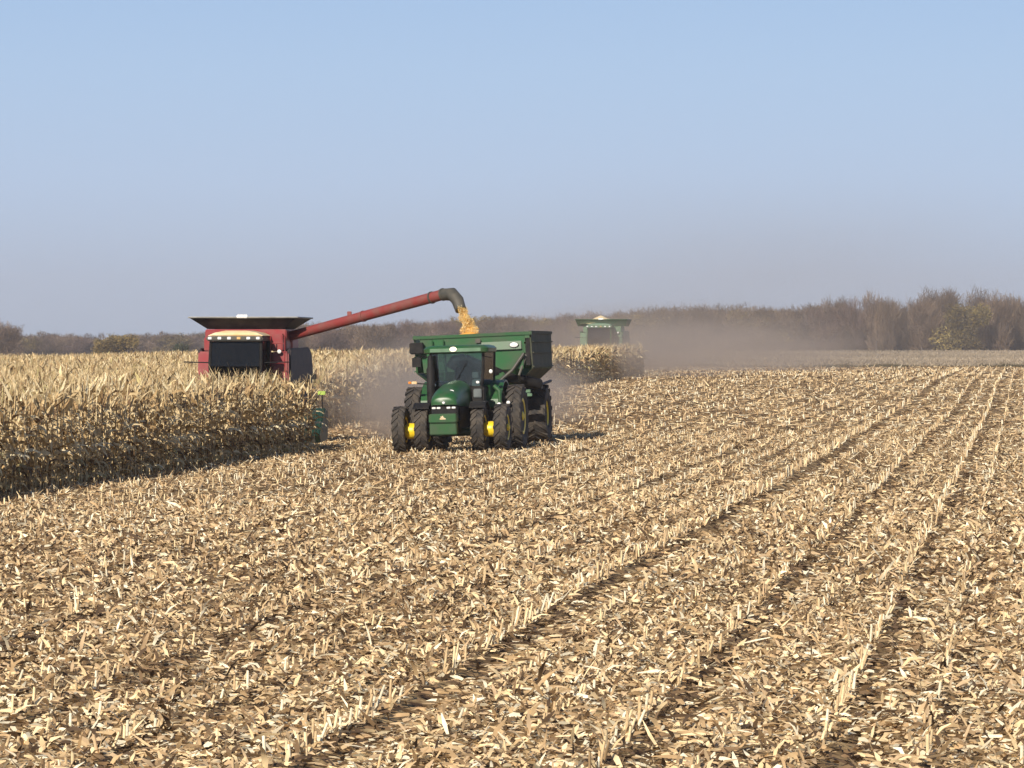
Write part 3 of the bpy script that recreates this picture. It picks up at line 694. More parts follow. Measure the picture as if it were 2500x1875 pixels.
# bright strip and lamp on the front panel, walkway, ladder
mb = MB(); mb.hexa([(.16, y0-.10, 3.0), (1.56, y0-.10, 3.0), (1.56, y0-.03, 3.0), (.16, y0-.03, 3.0), (.16, y0-.06, 3.26), (1.56, y0-.06, 3.26), (1.56, y0-.03, 3.26), (.16, y0-.03, 3.26)]); mb.build('front_stripe', M['green'], gc, .01)
lamp(gc, 1.33, y0-.13, 3.14, .15, .085, M['white'], 'cart_lamp')
mb = MB(); mb.box(.12, .28, y0-.14, y0-.10, 3.24, 3.38); mb.build('latch', M['boot'], gc, .01)
mb = MB(); mb.tube([(1.62, y0-.02, 2.86), (1.25, y0-.15, 2.35), (.75, y0-.25, 1.95)], .05, 8)
mb.tube([(1.72, y0+.2, 2.95), (1.45, y0-.05, 2.2), (1.3, -.9, 1.5)], .04, 8); mb.build('front_brace', M['boot'], gc, smooth=True)
mb = MB(); mb.tube([(1.95, -1.4, 1.86), (.9, -2.3, 2.2), (-.2, -2.75, 2.78)], [.17, .17, .15], 14); au = mb.build('folded_auger', M['black'], gc, smooth=True)
mb = MB(); mb.tube([(-.2, -2.75, 2.78), (-.5, -2.85, 2.72), (-.65, -2.85, 2.5)], [.17, .18, .16], 12); mb.build('auger_spout', M['black'], au, smooth=True)
mb = MB(); mb.box(.35, 1.0, -2.5, -2.1, 2.05, 2.30); mb.build('pivot_box', M['green'], gc, .03)
mb = MB(); mb.box(.55, 1.75, y0+.1, y0+.3, 1.62, 1.72); mb.box(.6, 1.7, -1.5, -1.4, 1.50, 1.6); mb.build('cross_beam', M['paleg'], gc, .01)
lad = MB()
for xx in (-1.25, -.9): lad.tube([(xx, y0-.18, 1.2), (xx, y0-.12, 3.4)], .02, 6)
for k in range(7): lad.tube([(-1.25, y0-.17, 1.35+k*.3), (-.9, y0-.17, 1.35+k*.3)], .015, 6)
lad.build('ladder', M['green'], gc)
mb = MB(); mb.box(1.66, hw-.06, y0+.12, y0+.2, zm+.1, zt-.1); mb.build('corner_gap_shade', M['black'], gc)  # added black sheet standing in for the shade in the recess under the rim
mb = MB(); mb.box(-.75, .75, -1.9, 1.9, .85, 1.05); mb.box(-.12, .12, -4.3, -1.9, .55, .75); mb.build('frame', M['dgreen'], gc, .02)
mb = MB(); mb.tube([(-1.75, 0, .92), (1.75, 0, .92)], .12, 10); mb.build('axle', M['dgreen'], gc, smooth=True)
for s in (-1, 1): wheel(gc, s*1.62, 0.1, .93, .78, M['yellow'], s, 16, .42, .05)
mb = MB(); mb.box(1.30, 1.95, -.95, -.7, 1.72, 1.86); mb.tube([(1.75, -.7, 1.8), (1.95, 1.4, 1.95)], .05, 6); mb.build('wheel_guard', M['dark'], gc, .01)
# grain heap inside
def heap(name, x0, x1, ya, yb, zbase, hh, px, py, parent, seed=0):
    nx = ny = 30; vs = []; fs = []
    for i in range(nx+1):
        for j in range(ny+1):
            x = x0+(x1-x0)*i/nx; y = ya+(yb-ya)*j/ny
            d = math.hypot((x-px)/(x1-x0), (y-py)/(yb-ya))
            vs.append((x, y, zbase+hh*max(0, 1-1.9*d)+.03*math.sin(5*x+seed)*math.cos(4*y)))
    for i in range(nx):
        for j in range(ny):
            a = i*(ny+1)+j; fs.append((a, a+ny+1, a+ny+2, a+1))
    mb = MB(); mb.add(vs, fs); o = mb.build(name, M['grain'], parent, smooth=True); return o
hg = heap('grain_heap', GX-1.2, GX+1.2, GY-1.8, GY+2.0, 3.22, .35, GX-.5, GY-.9, None); tag(hg, 'yellow shelled corn heaped inside the green cart', 'grain', kind='stuff')

# ------------------------------------------------------------------ combines
def combine(name, x, y, yaw, pal, label, big):
    rc = empty(name, (x, y, T(x, y)), yaw, 0, 0); tag(rc, label, 'combine harvester')
    R, RS = pal['main'], pal['side']
    # chassis and body
    mb = MB(); mb.box(-1.0, 1.0, .2, 5.2, 1.0, 3.05); mb.build('body', R, rc, .05)
    for s in (-1, 1):
        mb = MB(); mb.hexa([(s*.98, -.10, 1.15), (s*1.52, -.10, 1.15), (s*1.52, .25, 1.15), (s*.98, .25, 1.15), (s*.98, -.02, 3.08), (s*1.50, .02, 3.08), (s*1.50, .25, 3.08), (s*.98, .25, 3.08)])
        fp = mb.build('front_panel', R, rc, .05)
        for q_ in range(6):
            mb = MB(); zz = 1.75+q_*.085; yy_ = -.10+.08*(zz-1.15)/1.93; mb.box(s*1.25-.2, s*1.25+.2, yy_-.02, yy_+.01, zz, zz+.035); mb.build('louvre', M['charcoal'] if not big else M['green'], fp)
        mb = MB(); mb.prism([(.27, 1.2), (5.3, 1.3), (5.5, 2.4), (5.2, 3.0), (4.6, 3.22), (.27, 3.18)], 'x', s*1.42 if s > 0 else -1.54, 1.54 if s > 0 else s*1.42)
        mb.build('side_panel', RS, rc, .04)
    # rear hood and chopper
    mb = MB(); mb.hexa([(-1.1, 5.21, 1.1), (1.1, 5.21, 1.1), (1.0, 6.6, 1.0), (-1.0, 6.6, 1.0), (-1.1, 5.21, 2.7), (1.1, 5.21, 2.7), (1.0, 6.6, 1.9), (-1.0, 6.6, 1.9)]); mb.build('rear_hood', R, rc, .05)
    # grain tank
    zb_, zt_ = pal['zbot'], pal['ztop']; mb = MB(); mb.box(-1.32, 1.38, .35, 3.1, 3.1, zb_-.01); mb.build('grain_tank', R, rc, .03)
    if not big:
        mb = MB(); mb.box(.95, 1.32, .0, .34, 3.09, 3.66); mb.build('tank_corner', R, rc, .03)
        mb = MB(); mb.box(-1.30, -1.02, .0, .34, 3.09, 3.56); mb.build('tank_corner', R, rc, .03)
    # flared extension: four thick plates
    bx, tx = pal['bx'], pal['tx']; by0, by1, ty0, ty1 = .40, 3.0, -.05, 3.5; th = .04
    B = [(-bx, by0), (bx, by0), (bx, by1), (-bx, by1)]; Tt = [(-tx, ty0), (tx, ty0), (tx, ty1), (-tx, ty1)]
    for i in range(4):
        j = (i+1) % 4; cx, cy = 0, 1.7
        def ins(p, e=th): return (p[0]-math.copysign(e, p[0]), p[1]-math.copysign(e, p[1]-cy))
        b0, b1, t0, t1 = B[i], B[j], Tt[i], Tt[j]; b0i, b1i, t0i, t1i = ins(b0), ins(b1), ins(t0), ins(t1)
        mb = MB(); mb.hexa([(*b0, zb_), (*b1, zb_), (*b1i, zb_), (*b0i, zb_), (*t0, zt_), (*t1, zt_), (*t1i, zt_), (*t0i, zt_)])
        ex = mb.build('tank_extension', pal['ext'], rc)
        mb = MB(); mb.tube([(*t0, zt_), (*t1, zt_)], .03, 6); mb.build('rim_tube', pal['rim'], ex)
    # cab
    mb = MB(); mb.hexa([(-.86, -1.35, 1.55), (.86, -1.35, 1.55), (.88, .15, 1.55), (-.88, .15, 1.55), (-.86, -1.55, 1.95), (.86, -1.55, 1.95), (.88, .15, 1.95), (-.88, .15, 1.95)]); cb = mb.build('cab', pal['cab'], rc, .04)
    for s in (-1, 1):
        mb = MB(); mb.tube([(s*.83, -1.5, 1.93), (s*.84, -1.58, 2.7), (s*.82, -1.45, 3.42)], .05, 8); mb.tube([(s*.85, .08, 1.93), (s*.85, .08, 3.42)], .07, 8); mb.build('cab_pillar', pal['cab'], cb, smooth=True)
        mb = MB(); mb.box(s*.845-.006, s*.845+.006, -1.42, .0, 1.96, 3.40); mb.build('side_window', M['darkglass'], cb)
    mb = MB(); mb.loft([[(-.78, -1.52, 1.97), (.78, -1.52, 1.97), (.78, -1.505, 1.97), (-.78, -1.505, 1.97)], [(-.79, -1.62, 2.6), (.79, -1.62, 2.6), (.79, -1.605, 2.6), (-.79, -1.605, 2.6)], [(-.77, -1.48, 3.40), (.77, -1.48, 3.40), (.77, -1.465, 3.40), (-.77, -1.465, 3.40)]]); mb.build('windscreen', M['darkglass'], cb)
    mb = MB(); mb.box(-.8, .8, .09, .13, 1.95, 3.41); mb.build('rear_wall', M['black'], cb)
    mb = MB(); mb.box(-.95, .90, -1.66, .2, 3.42, 3.58); rb = mb.build('cab_roof', pal['band'], cb, .04)
    secs = [[(-.93, -1.6, 3.585), (.93, -1.6, 3.585), (.93, .3, 3.585), (-.93, .3, 3.585)], [(-.7, -1.55, 3.69), (.7, -1.55, 3.69), (.7, .28, 3.69), (-.7, .28, 3.69)], [(-.35, -1.4, 3.76), (.35, -1.4, 3.76), (.35, .2, 3.76), (-.35, .2, 3.76)]]
    mb = MB(); mb.loft(secs); mb.build('roof_cap', pal['cap'], cb, .03)
    for k in range(6):
        xx = -.82+k*.315
        mb = MB(); mb.box(xx-.06, xx+.06, -1.69, -1.662, 3.47, 3.555); mb.build('work_light', M['white'] if k != 3 else M['cream'], rb, .01)
    mb = MB(); mb.box(-.27, .27, -.5, -.05, 2.0, 2.2); mb.box(-.25, .25, -.15, .0, 2.15, 2.8); mb.build('seat', M['fabric'], cb, .04)
    mb = MB(); mb.box(.30, .62, -1.2, -.3, 1.97, 2.28); mb.box(.42, .60, -1.1, -1.05, 2.3, 2.52); mb.box(-.7, -.35, -1.25, -.9, 1.97, 2.12); mb.build('console', M['trim'], cb, .02)
    mb = MB(); mb.tube([(.05, -1.66, 1.98), (-.25, -1.68, 2.75)], .012, 5); mb.build('wiper', M['black'], cb)
    n = 18; mb = MB(); mb.tube([(0.2*math.cos(2*PI*k/n), -.95+.1*math.sin(2*PI*k/n), 2.35+.17*math.sin(2*PI*k/n)) for k in range(n+1)], .018, 6, False); mb.tube([(0, -.95, 2.35), (0, -1.2, 1.95)], .04, 6); mb.build('steering_wheel', M['trim'], cb)
    for s in (-1, 1):
        mb = MB(); mb.tube([(s*.9, -1.4, 2.72), (s*1.75, -1.3, 2.74)], .022, 6); mb.box(min(s*1.52, s*1.72), max(s*1.52, s*1.72), -1.33, -1.28, 2.35, 2.74) if s > 0 and False else None
        mb.build('mirror_arm', M['black'], rc)
    # handrail and ladder on the operator's side
    mb = MB()
    for xx in (.98, 1.45): mb.tube([(xx, -.45, 1.75), (xx, -.45, 3.60)], .018, 6)
    for zz in (2.1, 2.7, 3.35): mb.tube([(.98, -.45, zz), (1.45, -.45, zz)], .015, 6)
    mb.build('handrail', R, rc)
    mb = MB(); mb.box(.92, 1.5, -.9, -.1, 1.62, 1.70); mb.build('platform', M['dark'], rc, .01)
    lamp(rc, 1.22, -.14, 3.08, .075, .075, M['white'], 'work_lamp')
    mb = MB(); mb.box(-.20, .16, -.12, -.02, zt_-.02, zt_+.09); mb.build('tank_lamp', M['white'], rc, .02)
    # wheels
    for s in (-1, 1):
        wheel(rc, s*1.35, .75, .90, .70, pal['rimw'], s, 18, .46, .05)
        wheel(rc, s*1.25, 4.4, .60, .40, pal['rimw'], s, 16, .46, .04)
    mb = MB(); mb.tube([(-1.3, .75, .9), (1.3, .75, .9)], .14, 10); mb.tube([(-1.2, 4.4, .6), (1.2, 4.4, .6)], .09, 10); mb.build('axle', M['dark'], rc, smooth=True)
    # feeder house
    mb = MB(); mb.hexa([(-.5, -3.2, .45), (.5, -3.2, .45), (.5, -.4, 1.1), (-.5, -.4, 1.1), (-.5, -3.2, 1.05), (.5, -3.2, 1.05), (.5, -.4, 1.75), (-.5, -.4, 1.75)]); mb.build('feeder_house', R, rc, .03)
    # corn head
    hwid = pal['head']
    mb = MB(); mb.box(-hwid, hwid, -3.5, -3.21, .35, 1.15); mb.tube([(-hwid, -3.35, 1.22), (hwid, -3.35, 1.22)], .07, 8); hd = mb.build('corn_head', pal['headm'], rc, .03)
    mb = MB(); mb.tube([(-hwid+.1, -3.65, .62), (hwid-.1, -3.65, .62)], .18, 12); mb.build('cross_auger', M['steel'], hd, smooth=True)
    nr = pal['rows']; pitch = 2*(hwid-.12)/nr
    for k in range(nr+1):
        xx = -hwid+.12+k*pitch; e = k in (0, nr); r0 = .24 if e else .19
        mb = MB(); mb.tube([(xx, -3.52, .70 if e else .55), (xx, -4.2, .62 if e else .5), (xx, -4.8, .42), (xx, -5.35, .14)], [r0*1.15 if e else r0, r0, r0*.7, .03], 10); mb.build('snout', pal['headm'], hd, smooth=True)
    for s in (-1, 1):
        mb = MB(); mb.prism([(-3.0, .25), (-4.6, .2), (-4.9, .45), (-4.5, .75), (-4.0, 1.08), (-3.5, 1.28), (-3.05, 1.22), (-2.9, .9)], 'x', s*(hwid-.05), s*(hwid+.27)); mb.build('end_shield', pal['headm'], hd, .03)
    return rc, hd
cp = {'main': M['red'], 'side': M['charcoal'], 'ext': M['tankflap'], 'rim': M['steel'], 'band': M['boot'], 'cap': M['cream'], 'cab': M['black'], 'rimw': M['red'],
      'headm': M['dgreen'], 'ztop': 4.20, 'zbot': 3.82, 'bx': 1.25, 'tx': 1.80, 'head': 2.95, 'rows': 8}
CX, CY = -8.84, 121.2
rc, hd = combine('combine_harvester', CX, CY, -math.radians(5.0), cp, 'red combine harvester with raised auger working behind standing corn', False)
mb = MB(); mb.tube([(3.1, -3.4, 1.1), (3.1, -3.4, 1.75)], .02, 6); mk = mb.build('marker_post', M['black'], hd)
mb = MB(); mb.box(2.96, 3.20, -3.43, -3.40, 1.70, 1.82); mb.build('marker_plate', mat('lime_marker', (0.45, 0.62, 0.10), 0.5), mk, .005)
mb = MB(); mb.tube([(1.55, .5, 2.02), (2.0, .3, 2.02), (2.2, .2, 2.2), (2.38, .15, 2.26)], .03, 6); ma = mb.build('side_mirror_arm', M['black'], rc)
mb = MB(); mb.box(2.20, 2.42, .10, .15, 2.16, 2.34); mb.build('side_mirror', M['black'], ma, .02)
# unloading auger: local coordinates of the combine
ia = rc.matrix_basis.copy(); rc_inv = (Matrix.Translation(rc.location) @ Matrix.Rotation(rc.rotation_euler.z, 4, 'Z')).inverted()
def at(px, py, d): return Vector(((px-1250)/F*d, d, HC-(py-850)/F*d))
A0 = rc_inv @ at(700, 823, 122.4); A1 = rc_inv @ at(1082, 719, 117.9)
mb = MB(); dirv = (A1-A0); mb.tube([A0-dirv*.06, A0, A0+dirv*.5, A1], [.15, .155, .165, .175], 18); aug = mb.build('unloading_auger', M['augerred'], rc, smooth=True)
for t_, rr in ((0.02, .19), (0.5, .185), (0.93, .20), (1.0, .205)):
    p = A0+dirv*t_; dn = dirv.normalized()*.03; mb = MB(); mb.tube([p-dn, p+dn], rr, 18); mb.build('flange', M['augerred'] if t_ < .9 else M['boot'], aug, smooth=True)
p = A0+dirv*.41+Vector((0, 0, .18)); mb = MB(); mb.box(p.x-.07, p.x+.07, p.y-.05, p.y+.05, p.z-.03, p.z+.10); mb.build('bracket', M['augerred'], aug, .01)
S = [A1, rc_inv @ at(1104, 718.5, 117.6), rc_inv @ at(1117, 733, 117.4), rc_inv @ at(1125, 757, 117.2)]
mb = MB(); mb.tube(S, [.185, .215, .20, .18], 16, True); mb.build('spout', M['boot'], aug, smooth=True)
mb = MB(); mb.tube([(1.2, 1.5, 2.6), (1.25, 1.5, 3.35), tuple(A0)], [.2, .2, .17], 14); mb.build('auger_elbow', M['red'], rc, smooth=True)
# falling grain
parts = []; n = 15000
t_ = U(0, 1, n)**0.9; P0 = np.array(at(1122, 746, 117.2)); P1 = np.array(at(1156, 828, 117.3))
cx = P0[0]+(P1[0]-P0[0])*(t_**0.85); cz = P0[2]+(P1[2]-P0[2])*t_; rad = 0.12+0.19*t_**1.2+0.03*np.sin(t_*19)
a = U(0, 2*PI, n); rr = np.sqrt(U(0, 1, n))*rad*(1+0.25*np.sin(3*a+t_*14))
b = np.stack([cx+rr*np.cos(a), P0[1]+rr*np.sin(a), cz], -1)
v, q = strips(b, U(0, 6.28, n), U(-1, 1, n), U(-1, 1, n), U(.015, .04, n), U(.012, .026, n), 1, U(-1.5, 1.5, n), 0.8)
gcol = np.array([[0.98, 0.78, 0.34], [0.97, 0.66, 0.20], [0.98, 0.90, 0.60]])[RNG.integers(0, 3, n)]
fg = link('falling_grain', np_mesh('falling_grain', v, q, np.repeat(gcol, 4, 0)), tint_mat('falling_corn', 0.5, 0.35, 9, 0.15)); tag(fg, 'golden stream of shelled corn pouring into the cart', 'grain', kind='stuff')

gp = {'main': M['paleg'], 'side': M['green'], 'ext': mat('dusty_green_flap', (0.05, 0.12, 0.06), 0.6, col2=(0.08, 0.13, 0.08), scale=3), 'rim': M['green'], 'band': M['paleg'], 'cap': M['paleg'], 'cab': M['green'], 'rimw': M['yellow'],
      'headm': M['green'], 'ztop': 4.02, 'zbot': 3.55, 'bx': 1.70, 'tx': 1.86, 'head': 3.0, 'rows': 8}
X2, Y2 = 6.35, 262.5
rc2, hd2 = combine('combine_harvester', X2, Y2, -math.radians(7.0), gp, 'distant green combine harvester half veiled in dust', True)
M['grain'] = mat('pale_corn_heap', (0.75, 0.62, 0.38), 0.6, col2=(0.66, 0.50, 0.27), scale=20)
hg2 = heap('grain_heap', X2-1.5, X2+1.5, Y2+.2, Y2+3.2, T(X2, Y2)+3.72, .60, X2+.05, Y2+1.5, None, 2); tag(hg2, 'pale heap of corn topping the distant green combine', 'grain', kind='stuff')
mb = MB(); mb.box(-.1, .1, -1.3, -1.1, 3.6, 3.72); mb.build('beacon', M['cream'], rc2)

# ------------------------------------------------------------------ trees
def tree_proto(kind, seed):
    rs = random.Random(seed); g = np.random.default_rng(seed)
    tips = []; mb = MB()
    def branch(p, d, L, r, lev):
        q = p+d*L; mb.tube([p, (p+q)/2+Vector((rs.gauss(0, .02), rs.gauss(0, .02), 0))*L, q], [r, r*.8, r*.6], 5 if lev < 2 else 3, False)
        if lev >= 3: tips.append((p, q)); return
        for k in range(4 if lev else 7):
            a = rs.uniform(0, 2*PI); sp = rs.uniform(.35, .75)*(1 if lev else .8)
            nd = (d+Vector((math.cos(a), math.sin(a), rs.uniform(-.25, .30)))*sp*1.15).normalized()
            branch(p+d*L*rs.uniform(.45, 1.0), nd, L*rs.uniform(.7, 1.0), r*.55, lev+1)
    branch(Vector((0, 0, 0)), Vector((rs.gauss(0, .05), rs.gauss(0, .05), 1)).normalized(), .20, .022, 0)
    tv = mb
    T_ = np.array([[*(a*(1-f)+b_*f)] for a, b_ in tips for f in (0.1, .4, .7, 1.0)])
    zmax = T_[:, 2].max()+.05
    ne_f = 1.6; per = {'bare': 12, 'olive': 16, 'dark': 16}[kind]
    n = len(T_)*per//2; base = T_[g.integers(0, len(T_), n)]+g.normal(0, .02, (n, 3))
    ne = int(n*ne_f); nl = 11 if kind != 'dark' else 6
    lc = np.stack([g.normal(0, .17, nl), g.normal(0, .17, nl), g.uniform(.22, .80, nl)*zmax], -1); lc[:3, 2] = g.uniform(.12, .3, 3)*zmax
    lc[:, 2] = np.minimum(lc[:, 2], .84*zmax); li = g.integers(0, nl, ne); dd = g.normal(0, 1, (ne, 3)); dd /= np.linalg.norm(dd, axis=1)[:, None]
    eb = lc[li] + dd*(g.uniform(0, 1, ne)**.4)[:, None]*np.array([.17, .17, .145])*g.uniform(.75, 1.25, nl)[li][:, None]
    eb[:, 2] = np.clip(eb[:, 2], .01, None)
    lobe = np.concatenate([np.ones(n), g.uniform(.6, 1.4, nl)[li]]); base = np.concatenate([base, eb]); n = n+ne
    zmax = max(zmax, eb[:, 2].max()+.05)
    if kind == 'bare':
        L = g.uniform(.05, .12, n); Wd = g.uniform(.004, .011, n); el0 = g.uniform(-.2, 1.4, n); el1 = g.uniform(.2, 1.5, n)
        pal = np.array([[.16, .11, .088], [.22, .165, .135], [.09, .066, .055], [.18, .125, .085]])
    elif kind == 'olive':
        L = g.uniform(.02, .05, n); Wd = g.uniform(.015, .03, n); el0 = g.uniform(-1, 1, n); el1 = g.uniform(-1, 1, n)
        pal = np.array([[.22, .165, .065], [.17, .135, .06], [.25, .18, .075], [.13, .11, .06]])
    else:
        L = g.uniform(.02, .05, n); Wd = g.uniform(.015, .035, n); el0 = g.uniform(-1, 1, n); el1 = g.uniform(-1, 1, n)
        pal = np.array([[.06, .085, .055], [.08, .10, .06], [.05, .07, .05], [.09, .095, .06]])
    pal = pal*g.uniform(.70, 1.22)*np.array([1, g.uniform(.94, 1.04), g.uniform(.85, 1.08)])
    v, q = strips(base, g.uniform(0, 6.28, n), el0, el1, L, Wd, 1, g.uniform(-1.5, 1.5, n), .5)
    clump = 0.75+.5*(np.sin(base[:, 0]*17+seed)*np.sin(base[:, 1]*15)*np.sin(base[:, 2]*13)*.5+.5)
    c = pal[g.integers(0, 4, n)]*(clump*lobe)[:, None]
    root = empty('tree', (0, 0, 0)); s = 1/zmax
    tm = tv.build('trunk', M['bark'], root); tm.data.transform(Matrix.Scale(s, 4))
    ch = link('crown', np_mesh('crown', v*s, q, np.repeat(c, 4, 0)), M['crown'], root)
    return root
TP = {'bare': [tree_proto('bare', 10+i) for i in range(7)], 'olive': [tree_proto('olive', 40+i) for i in range(3)], 'dark': [tree_proto('dark', 60+i) for i in range(2)]}
first = {k: [True]*len(v) for k, v in TP.items()}
def put_tree(kind, px, ytop, d, label, wf=1.0, group='trees of the far treeline', name='tree', cat='tree'):
    j = random.randrange(len(TP[kind]))
    for jj in range(len(TP[kind])):
        if first[kind][jj]: j = jj; break
    o = TP[kind][j] if first[kind][j] else copy_tree(TP[kind][j]); first[kind][j] = False
    x = (px-1250)/F*d; z = T(x, d)-.2; H = max((HC-(ytop-850)/F*d-z)*1.05, 2.5)
    o.name = name
    o.location = (x, d, z); o.scale = (H*wf, H*wf, H); o.rotation_euler = (0, 0, random.uniform(0, 6.28)); tag(o, label, cat, group)
prof_x = [-200, 0, 30, 45, 200, 262, 300, 450, 480, 720, 800, 1028, 1186, 1345, 1430, 1500, 1639, 1808, 1955, 2040, 2068, 2136, 2180, 2200, 2260, 2328, 2373, 2407, 2475, 2560, 2800]
prof_y = [800, 792, 795, 815, 815, 824, 818, 814, 812, 790, 792, 780, 770, 775, 762, 768, 752, 746, 750, 735, 724, 716, 735, 750, 716, 710, 722, 708, 730, 740, 745]
def pf(x): return float(np.interp(x, prof_x, prof_y))
# tall individual trees on the right
big = [('bare', 2060, 723, 'slim grey leafless tree, leftmost of the tall ones right of the dust'), ('bare', 2085, 726, 'grey bare tree beside the leftmost tall one right of the dust'),
       ('bare', 2140, 711, 'round topped bare tree standing tallest left of the gap in the right treeline'), ('bare', 2172, 730, 'thin bare tree at the left side of the gap in the right treeline'),
       ('bare', 2215, 738, 'low bare tree just right of the gap in the treeline'), ('bare', 2250, 722, 'mauve bare tree left of the olive leafed tree'),
       ('bare', 2278, 706, 'tall broad bare tree directly left of the olive leafed tree'), ('bare', 2312, 708, 'tall bare tree behind the olive leafed tree'),
       ('olive', 2352, 732, 'large olive yellow leafed tree in the right treeline'), ('olive', 2385, 775, 'smaller olive leafed tree at the foot of the large olive one'),
       ('bare', 2400, 705, 'tall bare tree directly right of the large olive leafed tree'), ('bare', 2440, 713, 'wide bare tree near the right end of the treeline'),
       ('bare', 2478, 725, 'bare tree second from the right end of the treeline'), ('bare', 2515, 742, 'bare tree at the far right end of the treeline'),
       ('dark', 2208, 815, 'low dark evergreen below the gap in the right treeline'), ('dark', 2435, 822, 'low dark evergreen at the foot of the rightmost trees'),
       ('olive', 2150, 790, 'small olive tree under the round topped bare tree')]
for k, px, yt, lab in big: put_tree(k, px, yt, 880+random.uniform(-12, 25), lab, (0.42 if px < 2200 else 0.62) if k == 'bare' else (.75 if k == 'olive' else 1.6), 'tall trees at the right of the treeline')
x = 640
while x < 2560:
    d = random.uniform(890, 950); kind = 'bare' if random.random() < .87 else 'olive'
    if x < 1100: lab = 'grey brown leafless tree in the line behind the red auger'; g_ = 'trees behind the auger'
    elif x < 1420: lab = 'grey brown tree in the line between the cart and the distant combine'; g_ = 'trees between the cart and the distant combine'
    elif x < 2040: lab = 'leafless tree of the line veiled by dust right of the distant combine'; g_ = 'trees veiled by the dust'
    else: lab = 'leafless tree filling the wood under the tall trees on the right'; g_ = 'lower trees of the right wood'
    put_tree(kind, x+random.uniform(-6, 6), (pf(x)+random.uniform(-5, 14) if x < 2040 else random.uniform(752, 785)), d, lab, random.uniform(.8, 1.15), g_)
    x += random.uniform(11, 19)
put_tree('bare', 18, 784, 900, 'lone taller bare tree at the left edge of the picture', 1.0, 'trees beyond the corn on the left')
put_tree('olive', 292, 812, 700, 'yellow olive leafed tree beyond the corn on the left', 1.0, 'trees beyond the corn on the left')
put_tree('olive', 262, 824, 700, 'low olive bush left of the yellow olive leafed tree', 1.1, 'trees beyond the corn on the left')
for px_ in (434, 446): put_tree('dark', px_, 836 if px_ == 434 else 838, 520, 'small dark narrow evergreen left of the red combine, %s of the pair' % ('left' if px_ == 434 else 'right'), .5, 'pair of small dark evergreens')
x = -60
while x < 720:
    put_tree('bare' if random.random() < .9 else 'olive', x, pf(max(x, 50))+random.uniform(-2, 9), random.uniform(1150, 1300), 'low brown leafless tree in the distant line left of the red combine', random.uniform(1.2, 1.7), 'distant trees left of the combine')
    x += random.uniform(10, 16)
# undergrowth that reads as one mass between and behind the trees
parts = []
for (xa, xb, d0, d1, n, add) in ((560, 2700, 905, 985, 60000, 22), (-250, 800, 1250, 1400, 22000, 6)):
    px = U(xa, xb, n); d = U(d0, d1, n); x = (px-1250)/F*d; z0 = terrain(x, d)
    top = HC-(np.interp(px, prof_x, prof_y)+add*np.where(px > 2040, 0, 1)+np.where(px > 2040, 772-np.interp(px, prof_x, prof_y), 0)+6*np.sin(px*.045)+5*np.sin(px*.17)-850)/F*d
    h = (top-z0)*(U(0, 1, n)**1.25)
    v, q = strips(np.stack([x, d, z0+h], -1), U(0, 6.28, n), U(-.2, 1.4, n), U(.2, 1.5, n), U(.6, 1.6, n), U(.12, .35, n), 1, U(-1.5, 1.5, n), .5)
    pal = np.array([[.12, .085, .068], [.16, .115, .09], [.085, .062, .05], [.15, .11, .065]])
    c = pal[RNG.integers(0, 4, n)]*(0.8+.4*np.sin(px*.09)[:, None]*np.sin(h*.8)[:, None])
    parts.append((v, q, np.repeat(c, 4, 0)))
v, q, c = join(parts); tag(link('woodland', np_mesh('woodland', v, q, c), M['crown']), 'brown leafless wood massed behind the treeline', 'woodland', kind='stuff')
# weedy strip where the cut field ends, and rough grass in the meadow
parts = []; n = 26000
px = U(1500, 2700, n); d = U(402, 408, n); x = (px-1250)/F*d; z0 = terrain(x, d)
h = (0.12+.30*np.abs(np.sin(px*.021)*np.sin(px*.0077+1))+.25*(RNG.random(n) < .05))
v, q = strips(np.stack([x, d, z0], -1), U(0, 6.28, n), U(.8, 1.5, n), U(.0, 1.4, n), h*U(.5, 1.2, n), U(.03, .08, n), 1, U(-1.5, 1.5, n))
parts.append((v, q, np.repeat(np.array([[.10, .08, .045], [.13, .11, .06], [.07, .07, .035]])[RNG.integers(0, 3, n)], 4, 0)))
n = 50000; px = U(1200, 2700, n); d = np.sqrt(U(410**2, 870**2, n)); x = (px-1250)/F*d; z0 = terrain(x, d)
v, q = strips(np.stack([x, d, z0], -1), U(0, 6.28, n), U(.6, 1.5, n), U(-.4, 1.4, n), U(.2, .6, n), U(.1, .3, n), 1, U(-1.5, 1.5, n))
pt = .85+.25*np.sin(x*.05+d*.013)*np.sin(d*.021)
parts.append((v, q, np.repeat(np.array([[.42, .34, .24], [.35, .285, .20], [.48, .395, .28]])[RNG.integers(0, 3, n)]*pt[:, None], 4, 0)))
v, q, c = join(parts); tag(link('rough_grass', np_mesh('rough_grass', v, q, c), M['residue']), 'dry weeds and rough grass beyond the end of the cut field', 'grass', kind='stuff')
for i, (px_, hh) in enumerate(((2065, .7), (2400, .55), (2453, .75))):
    x = (px_-1250)/F*405; j = 0
    g_ = np.random.default_rng(90+i); n = 400
    b = np.stack([g_.normal(0, .35, n), g_.normal(0, .3, n), np.abs(g_.normal(0, .3, n))*hh], -1)
    v, q = strips(b, g_.uniform(0, 6.28, n), g_.uniform(0, 1.4, n), g_.uniform(0, 1.4, n), g_.uniform(.1, .3, n), g_.uniform(.02, .06, n), 1, g_.uniform(-1, 1, n))
    o = link('weed_clump', np_mesh('weed_clump', v, q, np.full((len(v), 3), .07)*np.array([1.2, 1.0, .6])), M['crown']); o.location = (x, 405, T(x, 405))
    tag(o, ['dark weed clump at the far field edge, leftmost of three', 'small dark weed clump at the far field edge, middle of three', 'dark weed clump at the far field edge, rightmost of three'][i], 'weed')

